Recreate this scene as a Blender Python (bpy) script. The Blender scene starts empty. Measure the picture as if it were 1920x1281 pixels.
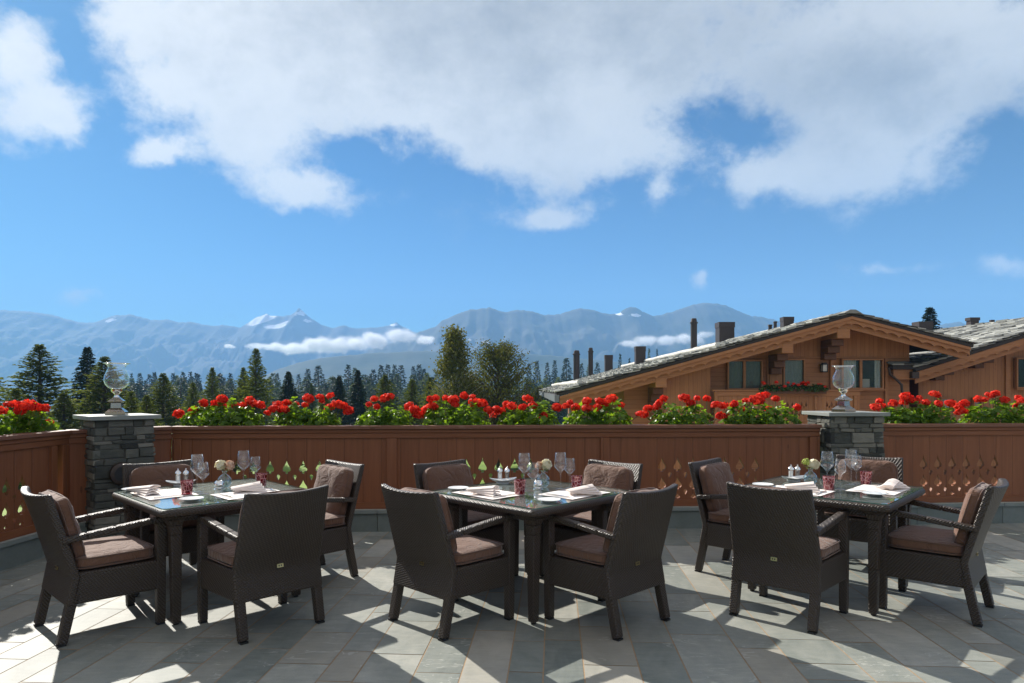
import bpy, bmesh, math, random
from math import sin, cos, pi, radians, atan2, hypot, sqrt, exp
from mathutils import Vector, Matrix, noise as mnoise

rnd = random.Random(11)
SC = bpy.context.scene
COL = SC.collection
F, YH, CH = 1280.0, 728.0, 1.465          # focal length in photo pixels, horizon row, eye height


def P(px, py, h=0.0):
    """point at height h seen at a photo pixel"""
    d = (CH - h) * F / (py - YH)
    return Vector(((px - 960) / F * d, d, h))


def Q(px, py, d):
    """point at depth d seen at a photo pixel"""
    return Vector(((px - 960) / F * d, d, CH + (YH - py) / F * d))


# ------------------------------------------------------------------ objects
def tag(o, label=None, cat=None, group=None, kind=None):
    if label: o['label'] = label
    if cat: o['category'] = cat
    if group: o['group'] = group
    if kind: o['kind'] = kind
    return o


def empty(name, loc=(0, 0, 0), rz=0.0):
    o = bpy.data.objects.new(name, None)
    o.empty_display_size = 0.1
    o.location = loc
    o.rotation_euler = (0, 0, rz)
    COL.objects.link(o)
    return o


def copy_tree(o, parent=None):
    c = o.copy()
    COL.objects.link(c)
    c.parent = parent
    for ch in list(o.children):
        copy_tree(ch, c)
    return c


class MB:
    def __init__(s):
        s.v = []; s.f = []; s.m = []; s.t = []; s.mi = 0; s.ti = 0.5

    def face(s, idx):
        s.f.append(idx); s.m.append(s.mi); s.t.append(s.ti)

    def poly(s, pts):
        b = len(s.v); s.v += [tuple(p) for p in pts]; s.face(tuple(range(b, b + len(pts))))

    def hexa(s, p):          # 8 points: bottom 4 ccw, top 4 ccw
        b = len(s.v); s.v += [tuple(q) for q in p]
        for q in ((3, 2, 1, 0), (4, 5, 6, 7), (0, 1, 5, 4), (1, 2, 6, 5), (2, 3, 7, 6), (3, 0, 4, 7)):
            s.face(tuple(b + i for i in q))

    def box(s, x0, x1, y0, y1, z0, z1, M=None):
        p = [(x0, y0, z0), (x1, y0, z0), (x1, y1, z0), (x0, y1, z0), (x0, y0, z1), (x1, y0, z1), (x1, y1, z1), (x0, y1, z1)]
        if M is not None: p = [M @ Vector(q) for q in p]
        s.hexa(p)

    def bar(s, a, b, wa, wb, ha=None, hb=None, up=(0, 0, 1)):
        """bar from a to b with rectangular ends (w across, h along up-ish)"""
        a, b = Vector(a), Vector(b); d = (b - a).normalized(); u = Vector(up)
        sx = d.cross(u)
        sx = sx.normalized() if sx.length > 1e-4 else Vector((1, 0, 0))
        uy = sx.cross(d)
        ha = wa if ha is None else ha; hb = wb if hb is None else hb
        r = []
        for c, w, h in ((a, wa, ha), (b, wb, hb)):
            r += [c - sx * w / 2 - uy * h / 2, c + sx * w / 2 - uy * h / 2, c + sx * w / 2 + uy * h / 2, c - sx * w / 2 + uy * h / 2]
        s.hexa(r)

    def tube(s, pts, rad, seg=8, closed=False, cap=True):
        pts = [Vector(p) for p in pts]; n = len(pts)
        if not hasattr(rad, '__len__'): rad = [rad] * n
        b = len(s.v); ref = None
        for i, p in enumerate(pts):
            if closed: t = pts[(i + 1) % n] - pts[i - 1]
            else: t = pts[min(i + 1, n - 1)] - pts[max(i - 1, 0)]
            t = t.normalized()
            if ref is None: ref = Vector((0, 0, 1)) if abs(t.z) < 0.9 else Vector((1, 0, 0))
            x = ref - t * ref.dot(t)
            x = x.normalized(); ref = x; y = t.cross(x)
            for k in range(seg):
                a = 2 * pi * k / seg
                s.v.append(tuple(p + (x * cos(a) + y * sin(a)) * rad[i]))
        for i in range(n if closed else n - 1):
            j = (i + 1) % n
            for k in range(seg):
                k2 = (k + 1) % seg
                s.face((b + i * seg + k, b + i * seg + k2, b + j * seg + k2, b + j * seg + k))
        if cap and not closed:
            s.face(tuple(b + k for k in reversed(range(seg))))
            s.face(tuple(b + (n - 1) * seg + k for k in range(seg)))

    def lathe(s, prof, seg=24, c=(0, 0, 0), flat=None):
        b = len(s.v); n = len(prof)
        for r, z in prof:
            for k in range(seg):
                a = 2 * pi * (k + .5) / seg
                s.v.append((c[0] + r * cos(a), c[1] + r * sin(a), c[2] + z))
        for i in range(n - 1):
            for k in range(seg):
                k2 = (k + 1) % seg
                s.face((b + i * seg + k, b + i * seg + k2, b + (i + 1) * seg + k2, b + (i + 1) * seg + k))
        if prof[0][0] > 1e-5: s.face(tuple(b + k for k in reversed(range(seg))))
        if prof[-1][0] > 1e-5: s.face(tuple(b + (n - 1) * seg + k for k in range(seg)))

    def grid(s, fn, nu, nv, flip=False):
        b = len(s.v)
        for j in range(nv + 1):
            for i in range(nu + 1):
                s.v.append(tuple(fn(i / nu, j / nv)))
        for j in range(nv):
            for i in range(nu):
                q = (b + j * (nu + 1) + i, b + j * (nu + 1) + i + 1, b + (j + 1) * (nu + 1) + i + 1, b + (j + 1) * (nu + 1) + i)
                s.face(q[::-1] if flip else q)

    def prism(s, poly, y0, y1, M=None):
        """polygon in xz (ccw seen from -y) extruded in y"""
        n = len(poly)
        a = [Vector((x, y0, z)) for x, z in poly]; c = [Vector((x, y1, z)) for x, z in poly]
        if M is not None:
            a = [M @ q for q in a]; c = [M @ q for q in c]
        b = len(s.v); s.v += [tuple(q) for q in a + c]
        s.face(tuple(b + i for i in range(n))); s.face(tuple(b + n + i for i in reversed(range(n))))
        for i in range(n):
            j = (i + 1) % n
            s.face((b + j, b + i, b + n + i, b + n + j))

    def mesh(s, name, mats, smooth=None):
        me = bpy.data.meshes.new(name)
        me.from_pydata(s.v, [], s.f)
        if not isinstance(mats, (list, tuple)): mats = [mats]
        for m in mats: me.materials.append(m)
        if len(mats) > 1: me.polygons.foreach_set('material_index', s.m)
        at = me.attributes.new('tint', 'FLOAT', 'FACE')
        at.data.foreach_set('value', s.t)
        if smooth is not None:
            me.polygons.foreach_set('use_smooth', [True] * len(s.f))
            if smooth < 170: me.set_sharp_from_angle(angle=radians(smooth))
        me.update()
        return me

    def build(s, name, mats, parent=None, smooth=None, bevel=None):
        o = bpy.data.objects.new(name, s.mesh(name, mats, smooth))
        COL.objects.link(o)
        if parent: o.parent = parent
        if bevel: add_bevel(o, bevel)
        return o


def add_bevel(o, w, seg=2):
    b = o.modifiers.new('bevel', 'BEVEL'); b.width = w; b.segments = seg; b.limit_method = 'ANGLE'; b.angle_limit = radians(40)


def weld(o, subdiv=0):
    m = o.modifiers.new('weld', 'WELD'); m.merge_threshold = 0.0005


def link(name, me, parent=None, loc=(0, 0, 0), rz=0.0):
    o = bpy.data.objects.new(name, me); COL.objects.link(o)
    if parent: o.parent = parent
    o.location = loc; o.rotation_euler = (0, 0, rz)
    return o


# ------------------------------------------------------------------ materials
def srgb(r, g, b):
    f = lambda c: (c / 255 / 12.92) if c / 255 <= .04045 else ((c / 255 + .055) / 1.055) ** 2.4
    return (f(r), f(g), f(b), 1)


class NT:
    def __init__(s, nt): s.nt = nt

    def n(s, t, ins=None, **kw):
        nd = s.nt.nodes.new('ShaderNode' + t)
        for k, v in kw.items(): setattr(nd, k, v)
        if ins:
            for k, v in ins.items():
                if isinstance(v, bpy.types.NodeSocket): s.nt.links.new(v, nd.inputs[k])
                else: nd.inputs[k].default_value = v
        return nd

    def math(s, op, a, b=0.0, c=None, clamp=False):
        nd = s.nt.nodes.new('ShaderNodeMath'); nd.operation = op; nd.use_clamp = clamp
        for i, v in enumerate((a, b, c)):
            if v is None: continue
            if isinstance(v, bpy.types.NodeSocket): s.nt.links.new(v, nd.inputs[i])
            else: nd.inputs[i].default_value = v
        return nd.outputs[0]

    def ramp(s, fac, stops, interp='LINEAR'):
        nd = s.nt.nodes.new('ShaderNodeValToRGB'); cr = nd.color_ramp; cr.interpolation = interp
        while len(cr.elements) > 1: cr.elements.remove(cr.elements[-1])
        cr.elements[0].position = stops[0][0]; cr.elements[0].color = stops[0][1]
        for p, c in stops[1:]:
            e = cr.elements.new(p); e.color = c
        s.nt.links.new(fac, nd.inputs[0])
        return nd.outputs[0]

    def mix(s, fac, a, b, blend='MIX'):
        nd = s.nt.nodes.new('ShaderNodeMix'); nd.data_type = 'RGBA'; nd.blend_type = blend
        for i, v in ((0, fac), (6, a), (7, b)):
            if isinstance(v, bpy.types.NodeSocket): s.nt.links.new(v, nd.inputs[i])
            else: nd.inputs[i].default_value = v
        return nd.outputs[2]

    def noise(s, vec, scale, detail=4, rough=.55, dist=0.0):
        return s.n('TexNoise', {'Vector': vec, 'Scale': scale, 'Detail': detail, 'Roughness': rough, 'Distortion': dist}).outputs[0]

    def mapped(s, vec, scale=(1, 1, 1), rot=(0, 0, 0), loc=(0, 0, 0)):
        return s.n('Mapping', {'Vector': vec, 'Scale': scale, 'Rotation': rot, 'Location': loc}).outputs[0]

    def bump(s, h, strength=.3, dist=.01, normal=None):
        i = {'Height': h, 'Strength': strength, 'Distance': dist}
        if normal is not None: i['Normal'] = normal
        return s.n('Bump', i).outputs[0]

    def link(s, a, b): s.nt.links.new(a, b)


def new_mat(name):
    m = bpy.data.materials.new(name); m.use_nodes = True
    nt = m.node_tree; nt.nodes.clear()
    t = NT(nt); out = nt.nodes.new('ShaderNodeOutputMaterial')
    t.out = out
    return m, t


def principled(t, **ins):
    names = {'color': 'Base Color', 'rough': 'Roughness', 'metal': 'Metallic', 'normal': 'Normal', 'spec': 'Specular IOR Level', 'sheen': 'Sheen Weight', 'alpha': 'Alpha', 'coat': 'Coat Weight'}
    b = t.n('BsdfPrincipled', {names[k]: v for k, v in ins.items()})
    t.link(b.outputs[0], t.out.inputs[0])
    return b


def simple(name, color, rough=.5, metal=0.0, spec=.5, vary=.12, scale=20, bump=0.0, bdist=.002):
    m, t = new_mat(name)
    co = t.n('TexCoord').outputs['Object']
    nz = t.noise(co, scale, 5)
    c = color if len(color) == 4 else (*color, 1)
    lo = tuple(x * (1 - vary) for x in c[:3]) + (1,); hi = tuple(min(1, x * (1 + vary)) for x in c[:3]) + (1,)
    col = t.ramp(nz, [(.3, lo), (.7, hi)])
    kw = dict(color=col, rough=rough, metal=metal, spec=spec)
    if bump: kw['normal'] = t.bump(nz, bump, bdist)
    principled(t, **kw)
    return m


def wood(name, dark, light, boards=0.0, axis='X', grain='Z', rough=.55, board_off=0.0, wear=.0, soft=1.0):
    """stained softwood: long grain streaks, board seams every `boards` m along axis"""
    m, t = new_mat(name)
    co = t.n('TexCoord').outputs['Object']
    sc = {'X': (1.2, 22, 22), 'Y': (22, 1.2, 22), 'Z': (22, 22, 1.2)}[grain]
    g = t.noise(t.mapped(co, sc), 1.6, 6, .62, .5)
    g2 = t.noise(t.mapped(co, tuple(v * .25 for v in sc)), 1.3, 3)
    col = t.ramp(g, [(.25, (*dark, 1)), (.75, (*light, 1))])
    col = t.mix(t.math('MULTIPLY', g2, .55), col, (dark[0] * .7, dark[1] * .68, dark[2] * .65, 1))
    h = g
    sep = t.n('SeparateXYZ', {0: co})
    if boards:
        a = t.math('ADD', sep.outputs[axis], board_off)
        q = t.math('DIVIDE', a, boards)
        cell = t.math('FLOOR', q)
        wn = t.n('TexWhiteNoise', {'W': cell}, noise_dimensions='1D').outputs['Value']
        col = t.mix(t.math('MULTIPLY', wn, .38 * soft), col, (light[0] * 1.05, light[1] * 1.02, light[2] * .95, 1))
        d = t.math('ABSOLUTE', t.math('SUBTRACT', t.math('FRACT', q), .5))
        seam = t.math('GREATER_THAN', d, .5 - .004 / boards)
        col = t.mix(t.math('MULTIPLY', seam, .75 * soft), col, (dark[0] * .25, dark[1] * .25, dark[2] * .25, 1))
        groove = t.math('SUBTRACT', 1.0, t.math('MULTIPLY', t.math('SUBTRACT', d, .5 - .012 / boards), boards / .012, clamp=True))
        h = t.math('ADD', t.math('MULTIPLY', g, .15), groove)
    if wear:
        w = t.noise(t.mapped(co, (3, 3, 3)), 2.0, 6, .7)
        col = t.mix(t.math('MULTIPLY', t.math('SUBTRACT', w, .55, clamp=True), wear * 4, clamp=True), col, (.42, .34, .28, 1))
    # knots
    vor = t.n('TexVoronoi', {'Vector': t.mapped(co, {'X': (1.1, 4, 4), 'Y': (4, 1.1, 4), 'Z': (4, 4, 1.1)}[grain]), 'Scale': 1.5})
    k = t.math('LESS_THAN', vor.outputs['Distance'], .055)
    col = t.mix(t.math('MULTIPLY', k, .6), col, (dark[0] * .35, dark[1] * .33, dark[2] * .3, 1))
    principled(t, color=col, rough=rough, spec=.35, normal=t.bump(h, .5, .006))
    return m


def stone(name, cols, scale=6, rough=.75, bump=.6, tintamt=.8, streak=(1, 1, 1), bd=.008, lich=None):
    m, t = new_mat(name)
    co = t.n('TexCoord').outputs['Object']
    tn = t.n('Attribute', attribute_name='tint').outputs['Fac']
    off = t.n('CombineXYZ', {0: t.math('MULTIPLY', tn, 37.0), 1: t.math('MULTIPLY', tn, 91.0), 2: 0.0}).outputs[0]
    v = t.n('VectorMath', {0: t.mapped(co, streak), 1: off}, operation='ADD').outputs[0]
    a = t.noise(v, scale, 8, .62, .6); b = t.noise(v, scale * .25, 3); c = t.noise(v, scale * 9, 4, .7)
    fac = t.math('ADD', t.math('MULTIPLY', a, .55), t.math('MULTIPLY', c, .18))
    fac = t.math('ADD', fac, t.math('MULTIPLY', t.math('SUBTRACT', tn, .5), tintamt))
    fac = t.math('ADD', fac, t.math('MULTIPLY', b, .25), clamp=True)
    n = len(cols)
    col = t.ramp(fac, [(.12 + .76 * i / (n - 1), (*c_, 1)) for i, c_ in enumerate(cols)])
    if lich:
        l = t.noise(v, scale * .9, 6, .7)
        col = t.mix(t.math('MULTIPLY', t.math('SUBTRACT', l, .58, clamp=True), 5.0, clamp=True), col, (*lich, 1))
    hgt = t.math('ADD', t.math('MULTIPLY', a, .7), t.math('MULTIPLY', c, .35))
    principled(t, color=col, rough=rough, spec=.4, normal=t.bump(hgt, bump, bd))
    return m


def leafmat(name, c1, c2, trans=.45, rough=.5, tcol=None, scale=6, spec=.35):
    m, t = new_mat(name)
    co = t.n('TexCoord').outputs['Object']
    tn = t.n('Attribute', attribute_name='tint').outputs['Fac']
    nz = t.noise(co, scale, 3)
    fac = t.math('ADD', t.math('MULTIPLY', tn, .75), t.math('MULTIPLY', t.math('SUBTRACT', nz, .4), .7), clamp=True)
    col = t.ramp(fac, [(.1, (*c1, 1)), (.9, (*c2, 1))])
    pb = t.n('BsdfPrincipled', {'Base Color': col, 'Roughness': rough, 'Specular IOR Level': spec})
    tc = t.mix(1.0, col, tcol or (1.25, 1.2, .6, 1), 'MULTIPLY')
    tb = t.n('BsdfTranslucent', {'Color': tc})
    mx = t.n('MixShader', {0: trans, 1: pb.outputs[0], 2: tb.outputs[0]})
    t.link(mx.outputs[0], t.out.inputs[0])
    return m


def schlick(t, ior=1.5):
    f0 = ((ior - 1) / (ior + 1)) ** 2
    c = t.n('LayerWeight', {'Blend': .5}).outputs['Facing']
    return t.math('ADD', f0, t.math('MULTIPLY', t.math('POWER', c, 5.0), 1 - f0))


def thin_glass(name, tint=(1, 1, 1), ior=1.5, rough=0.0, extra=1.0):
    m, t = new_mat(name)
    fac = t.math('MULTIPLY', schlick(t, ior), extra, clamp=True)
    tr = t.n('BsdfTransparent', {'Color': (*tint, 1)})
    gl = t.n('BsdfGlossy', {'Color': (1, 1, 1, 1), 'Roughness': rough})
    mx = t.n('MixShader', {0: fac, 1: tr.outputs[0], 2: gl.outputs[0]})
    t.link(mx.outputs[0], t.out.inputs[0])
    return m


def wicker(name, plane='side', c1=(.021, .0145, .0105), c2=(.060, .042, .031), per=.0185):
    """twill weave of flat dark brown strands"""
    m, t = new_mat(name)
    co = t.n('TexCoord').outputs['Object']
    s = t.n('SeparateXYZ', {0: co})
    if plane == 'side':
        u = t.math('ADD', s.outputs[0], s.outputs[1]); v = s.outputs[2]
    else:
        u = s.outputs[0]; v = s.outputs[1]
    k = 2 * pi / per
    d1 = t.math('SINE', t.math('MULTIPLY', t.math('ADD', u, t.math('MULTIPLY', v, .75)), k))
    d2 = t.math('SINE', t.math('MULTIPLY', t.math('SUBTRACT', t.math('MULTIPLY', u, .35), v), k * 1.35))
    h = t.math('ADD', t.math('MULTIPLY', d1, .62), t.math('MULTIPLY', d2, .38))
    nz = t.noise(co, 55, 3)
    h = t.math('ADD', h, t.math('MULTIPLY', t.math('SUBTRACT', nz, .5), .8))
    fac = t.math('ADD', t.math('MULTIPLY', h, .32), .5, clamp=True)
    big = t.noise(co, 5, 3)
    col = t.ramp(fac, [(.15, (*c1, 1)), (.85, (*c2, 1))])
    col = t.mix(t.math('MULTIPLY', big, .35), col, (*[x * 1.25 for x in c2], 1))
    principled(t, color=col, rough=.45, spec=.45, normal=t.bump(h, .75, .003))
    return m


def fabric(name, base, wr=1.0):
    m, t = new_mat(name)
    co = t.n('TexCoord').outputs['Object']
    a = t.noise(co, 260, 2, .7); b = t.noise(t.mapped(co, (1.0, 1.0, .45)), 9, 5, .6, 1.2); c = t.noise(co, 3, 3)
    col = t.ramp(t.math('ADD', t.math('MULTIPLY', a, .4), t.math('MULTIPLY', c, .6)), [(.3, (*[x * .84 for x in base], 1)), (.7, (*[x * 1.14 for x in base], 1))])
    n1 = t.bump(b, .8 * wr, .03)
    principled(t, color=col, rough=.78, spec=.25, sheen=.25, normal=t.bump(a, .25, .0015, n1))
    return m


def tile_mat():
    m, t = new_mat('terrace_slate')
    co = t.n('TexCoord').outputs['Object']
    tn = t.n('Attribute', attribute_name='tint').outputs['Fac']
    wn = t.n('TexWhiteNoise', {'W': t.math('MULTIPLY', tn, 913.0)}, noise_dimensions='1D')
    off = t.n('VectorMath', {0: wn.outputs['Color'], 1: (40, 40, 40)}, operation='MULTIPLY').outputs[0]
    v = t.n('VectorMath', {0: t.mapped(co, (1, .45, 1), (0, 0, -.06)), 1: off}, operation='ADD').outputs[0]
    v2 = t.n('VectorMath', {0: t.mapped(co, (.35, 1.3, 1), (0, 0, .5)), 1: off}, operation='ADD').outputs[0]
    big = t.noise(v, 4.5, 6, .6, .8); mid = t.noise(v2, 22, 5, .65, .6); fine = t.noise(co, 210, 3, .75)
    f = t.math('ADD', t.math('MULTIPLY', t.math('SUBTRACT', tn, .5), .62), t.math('MULTIPLY', t.math('SUBTRACT', big, .5), .75))
    f = t.math('ADD', f, t.math('MULTIPLY', t.math('SUBTRACT', mid, .5), .38))
    f = t.math('ADD', t.math('ADD', f, t.math('MULTIPLY', t.math('SUBTRACT', fine, .5), .55)), .5, clamp=True)
    col = t.ramp(f, [(.08, (.105, .123, .115, 1)), (.35, (.195, .215, .195, 1)), (.6, (.275, .287, .257, 1)), (.92, (.42, .412, .362, 1))])
    hue = t.math('MULTIPLY', t.math('SUBTRACT', wn.outputs['Value'], .78, clamp=True), 1.6)
    col = t.mix(hue, col, (.36, .30, .23, 1))
    vein = t.math('ABSOLUTE', t.math('SUBTRACT', t.noise(v2, 3.2, 4, .55, 1.6), .5))
    vein = t.math('MULTIPLY', t.math('LESS_THAN', vein, .006), t.math('GREATER_THAN', t.noise(v, 2.0, 2), .52))
    col = t.mix(t.math('MULTIPLY', vein, .35), col, (.55, .55, .5, 1))
    h = t.math('ADD', t.math('MULTIPLY', mid, .6), t.math('MULTIPLY', fine, .4))
    principled(t, color=col, rough=.58, spec=.35, normal=t.bump(h, .35, .004))
    return m


M = {}
M['wicker'] = wicker('woven_wicker')
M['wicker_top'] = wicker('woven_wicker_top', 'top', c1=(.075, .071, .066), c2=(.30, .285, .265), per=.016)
M['black'] = simple('black_rubber', (.012, .012, .012), .6)
M['fabric'] = fabric('brown_cushion_fabric', (.150, .074, .046))
M['piping'] = fabric('brown_piping_fabric', (.125, .065, .044), .2)
M['brass'] = simple('brass', (.55, .42, .2), .3, 1.0)
M['engrave'] = simple('engraving', (.05, .04, .02), .5)
M['wood_v'] = wood('parapet_boards', (.195, .064, .025), (.315, .118, .05), .19, 'X', 'Z', soft=.45)
M['wood_h'] = wood('parapet_rails', (.195, .064, .025), (.325, .122, .05), 0, 'X', 'X')
M['wood_cap'] = wood('parapet_cap', (.16, .065, .035), (.29, .13, .08), 0, 'X', 'X', wear=.35)
M['ch_v'] = wood('chalet_boards', (.305, .130, .050), (.48, .225, .097), .16, 'X', 'Z')
M['ch_h'] = wood('chalet_logs', (.295, .125, .048), (.46, .215, .093), .17, 'Z', 'X')
M['ch_b'] = wood('chalet_beams', (.335, .146, .058), (.51, .242, .107), 0, 'X', 'X')
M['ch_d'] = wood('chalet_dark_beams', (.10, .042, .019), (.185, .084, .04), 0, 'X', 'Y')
M['stone'] = stone('pillar_stones', [(.035, .037, .032), (.08, .083, .07), (.135, .134, .112), (.23, .215, .175)], 9, .85, 1.0, .8, (1, 1, 2.0), .02)
M['mortar'] = simple('mortar', (.10, .09, .075), .9, bump=.6, scale=60, bdist=.004)
M['slab'] = stone('pale_slate_slab', [(.17, .185, .17), (.24, .255, .235), (.32, .33, .305)], 3, .6, .15, .2)
M['plinth'] = stone('plinth_slate', [(.10, .12, .11), (.18, .205, .19), (.27, .29, .27)], 4, .55, .3, .45)
M['ledge'] = simple('pale_ledge', (.42, .41, .36), .7)
M['tile'] = tile_mat()
M['grout'] = simple('sandy_grout', (.36, .25, .15), .9, scale=40, bump=.3)
M['roofslate'] = stone('roof_slates', [(.09, .09, .085), (.21, .215, .20), (.34, .345, .32), (.5, .5, .46)], 1.2, .75, .6, 1.1, (1, 1, 1), .03, lich=(.33, .32, .26))
M['roofdark'] = simple('roof_deck', (.035, .03, .028), .8)
M['metal_dark'] = simple('dark_brown_metal', (.05, .036, .03), .45, .3, vary=.2)
M['metal_grey'] = simple('zinc_gutter', (.20, .215, .235), .45, .5)
M['log'] = stone('birch_log', [(.2, .17, .14), (.6, .58, .53), (.78, .77, .74)], 5, .8, .3, .2, (1, .3, 1))
M['silver'] = simple('polished_silver', (.82, .81, .79), .1, 1.0, vary=.02)
M['silver_old'] = simple('cast_silver', (.33, .29, .25), .2, 1.0, vary=.05, bump=.05)
M['glass'] = thin_glass('clear_glass', (.985, .99, .99), 1.5, .015, 1.25)
M['glass_sheet'] = thin_glass('table_glass', (.93, .97, .96), 1.52)
M['glass_edge'] = simple('green_glass_edge', (.05, .16, .13), .15, 0, .6)
M['vaseglass'] = thin_glass('vase_glass', (.93, .96, .98), 1.6, 0, 1.3)
M['water'] = thin_glass('vase_water', (.86, .93, .92), 1.33)
M['candle'] = simple('ivory_wax', (.75, .7, .6), .5)
M['linen'] = simple('cream_linen', (.80, .70, .64), .85, vary=.05, scale=120, bump=.3, bdist=.001)
M['matcloth'] = simple('white_placemat', (.83, .77, .73), .85, vary=.03, scale=160, bump=.3, bdist=.001)
M['porcelain'] = simple('white_porcelain', (.82, .82, .80), .15, vary=.01)
M['salt'] = simple('salt_fill', (.8, .79, .77), .5)
M['pepper'] = simple('pepper_fill', (.16, .13, .11), .8, vary=.5, scale=300)
M['stem'] = leafmat('stem_green', (.07, .11, .03), (.12, .17, .05), .2)
M['gleaf'] = leafmat('geranium_leaf', (.07, .15, .018), (.20, .34, .035), .55, .42, (1.5, 1.35, .45, 1), 9, .45)
M['petal'] = leafmat('geranium_petal', (.62, .010, .006), (1.0, .10, .045), .44, .6, (1.15, 1, .9, 1), 30, .2)
M['rose'] = leafmat('cream_rose', (.72, .66, .46), (.85, .82, .66), .3, .6, (1.05, 1, .9, 1), 20)
M['pinkrose'] = leafmat('pink_bud', (.6, .36, .24), (.74, .56, .42), .3, .6, (1.05, .9, .8, 1), 20)
M['lime'] = leafmat('lime_viburnum', (.32, .40, .09), (.46, .52, .16), .35, .6, (1.1, 1.1, .7, 1), 20)
M['larch'] = leafmat('larch_needles', (.085, .125, .034), (.215, .24, .06), .42, .75, (1.2, 1.15, .5, 1), 1.2, .1)
M['spruce'] = leafmat('spruce_needles', (.019, .038, .026), (.05, .078, .042), .22, .6, (1, 1, .7, 1), 1.2, .2)
M['fir'] = leafmat('fir_needles', (.05, .085, .037), (.12, .165, .058), .3, .6, (1.1, 1, .6, 1), 1.2, .2)
M['birch'] = leafmat('birch_leaves', (.085, .10, .03), (.185, .185, .055), .4, .75, (1.2, 1.1, .5, 1), 1.0, .08)
M['bark'] = simple('bark', (.09, .065, .045), .9, bump=.6, scale=8, bdist=.03, vary=.35)
M['birchbark'] = stone('birch_bark', [(.1, .09, .08), (.45, .43, .4), (.6, .58, .55)], 3, .8, .3, .2)
M['pane'] = None
M['curtain'] = simple('white_curtain', (.8, .79, .75), .9)
M['room_shade'] = simple('unlit_room_shade', (.012, .011, .010), .9)  # near-black colour stands in for the shade of an unlit room
M['lampglass'] = simple('frosted_lamp_glass', (.6, .58, .52), .3)


def redglass():
    m, t = new_mat('red_cut_glass')
    co = t.n('TexCoord').outputs['Object']
    vor = t.n('TexVoronoi', {'Vector': t.mapped(co, (1, 1, .8)), 'Scale': 42.0}, feature='DISTANCE_TO_EDGE')
    cut = t.math('LESS_THAN', vor.outputs['Distance'], .07)
    fr = schlick(t)
    tcol = t.mix(cut, (.42, .02, .05, 1), (.95, .72, .75, 1))
    tr = t.n('BsdfTransparent', {'Color': tcol}); gl = t.n('BsdfGlossy', {'Roughness': .05, 'Color': (1, .9, .9, 1)})
    df = t.n('BsdfDiffuse', {'Color': t.mix(cut, (.30, .008, .02, 1), (.7, .4, .42, 1))})
    a = t.n('MixShader', {0: .45, 1: tr.outputs[0], 2: df.outputs[0]})
    b = t.n('MixShader', {0: t.math('ADD', fr, .03), 1: a.outputs[0], 2: gl.outputs[0]})
    t.link(b.outputs[0], t.out.inputs[0])
    return m


M['redglass'] = redglass()


def pane():
    m, t = new_mat('window_glass')
    fr = schlick(t)
    tr = t.n('BsdfTransparent', {'Color': (.75, .78, .78, 1)}); gl = t.n('BsdfGlossy', {'Roughness': .01, 'Color': (1, 1, 1, 1)})
    mx = t.n('MixShader', {0: t.math('MULTIPLY', fr, .4, clamp=True), 1: tr.outputs[0], 2: gl.outputs[0]})
    t.link(mx.outputs[0], t.out.inputs[0])
    return m


M['pane'] = pane()

# ------------------------------------------------------------------ camera, light, sky
cam = bpy.data.cameras.new('camera'); cam.lens = 24.0; cam.sensor_width = 36.0
cam.shift_y = 87.5 / 1920; cam.clip_start = .05; cam.clip_end = 60000
co = bpy.data.objects.new('camera', cam); co.location = (0, 0, CH); co.rotation_euler = (pi / 2, 0, 0)
COL.objects.link(co); SC.camera = co

SUN_AZ, SUN_EL = radians(-40.0), radians(33.5)        # azimuth from +Y, negative = to the left
sdir = Vector((sin(SUN_AZ) * cos(SUN_EL), cos(SUN_AZ) * cos(SUN_EL), sin(SUN_EL)))
sl = bpy.data.lights.new('sun', 'SUN'); sl.energy = 4.5; sl.angle = radians(.53); sl.color = (1, .945, .86)
so = bpy.data.objects.new('sun', sl); so.rotation_euler = (-sdir).to_track_quat('-Z', 'Y').to_euler(); COL.objects.link(so)


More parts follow.
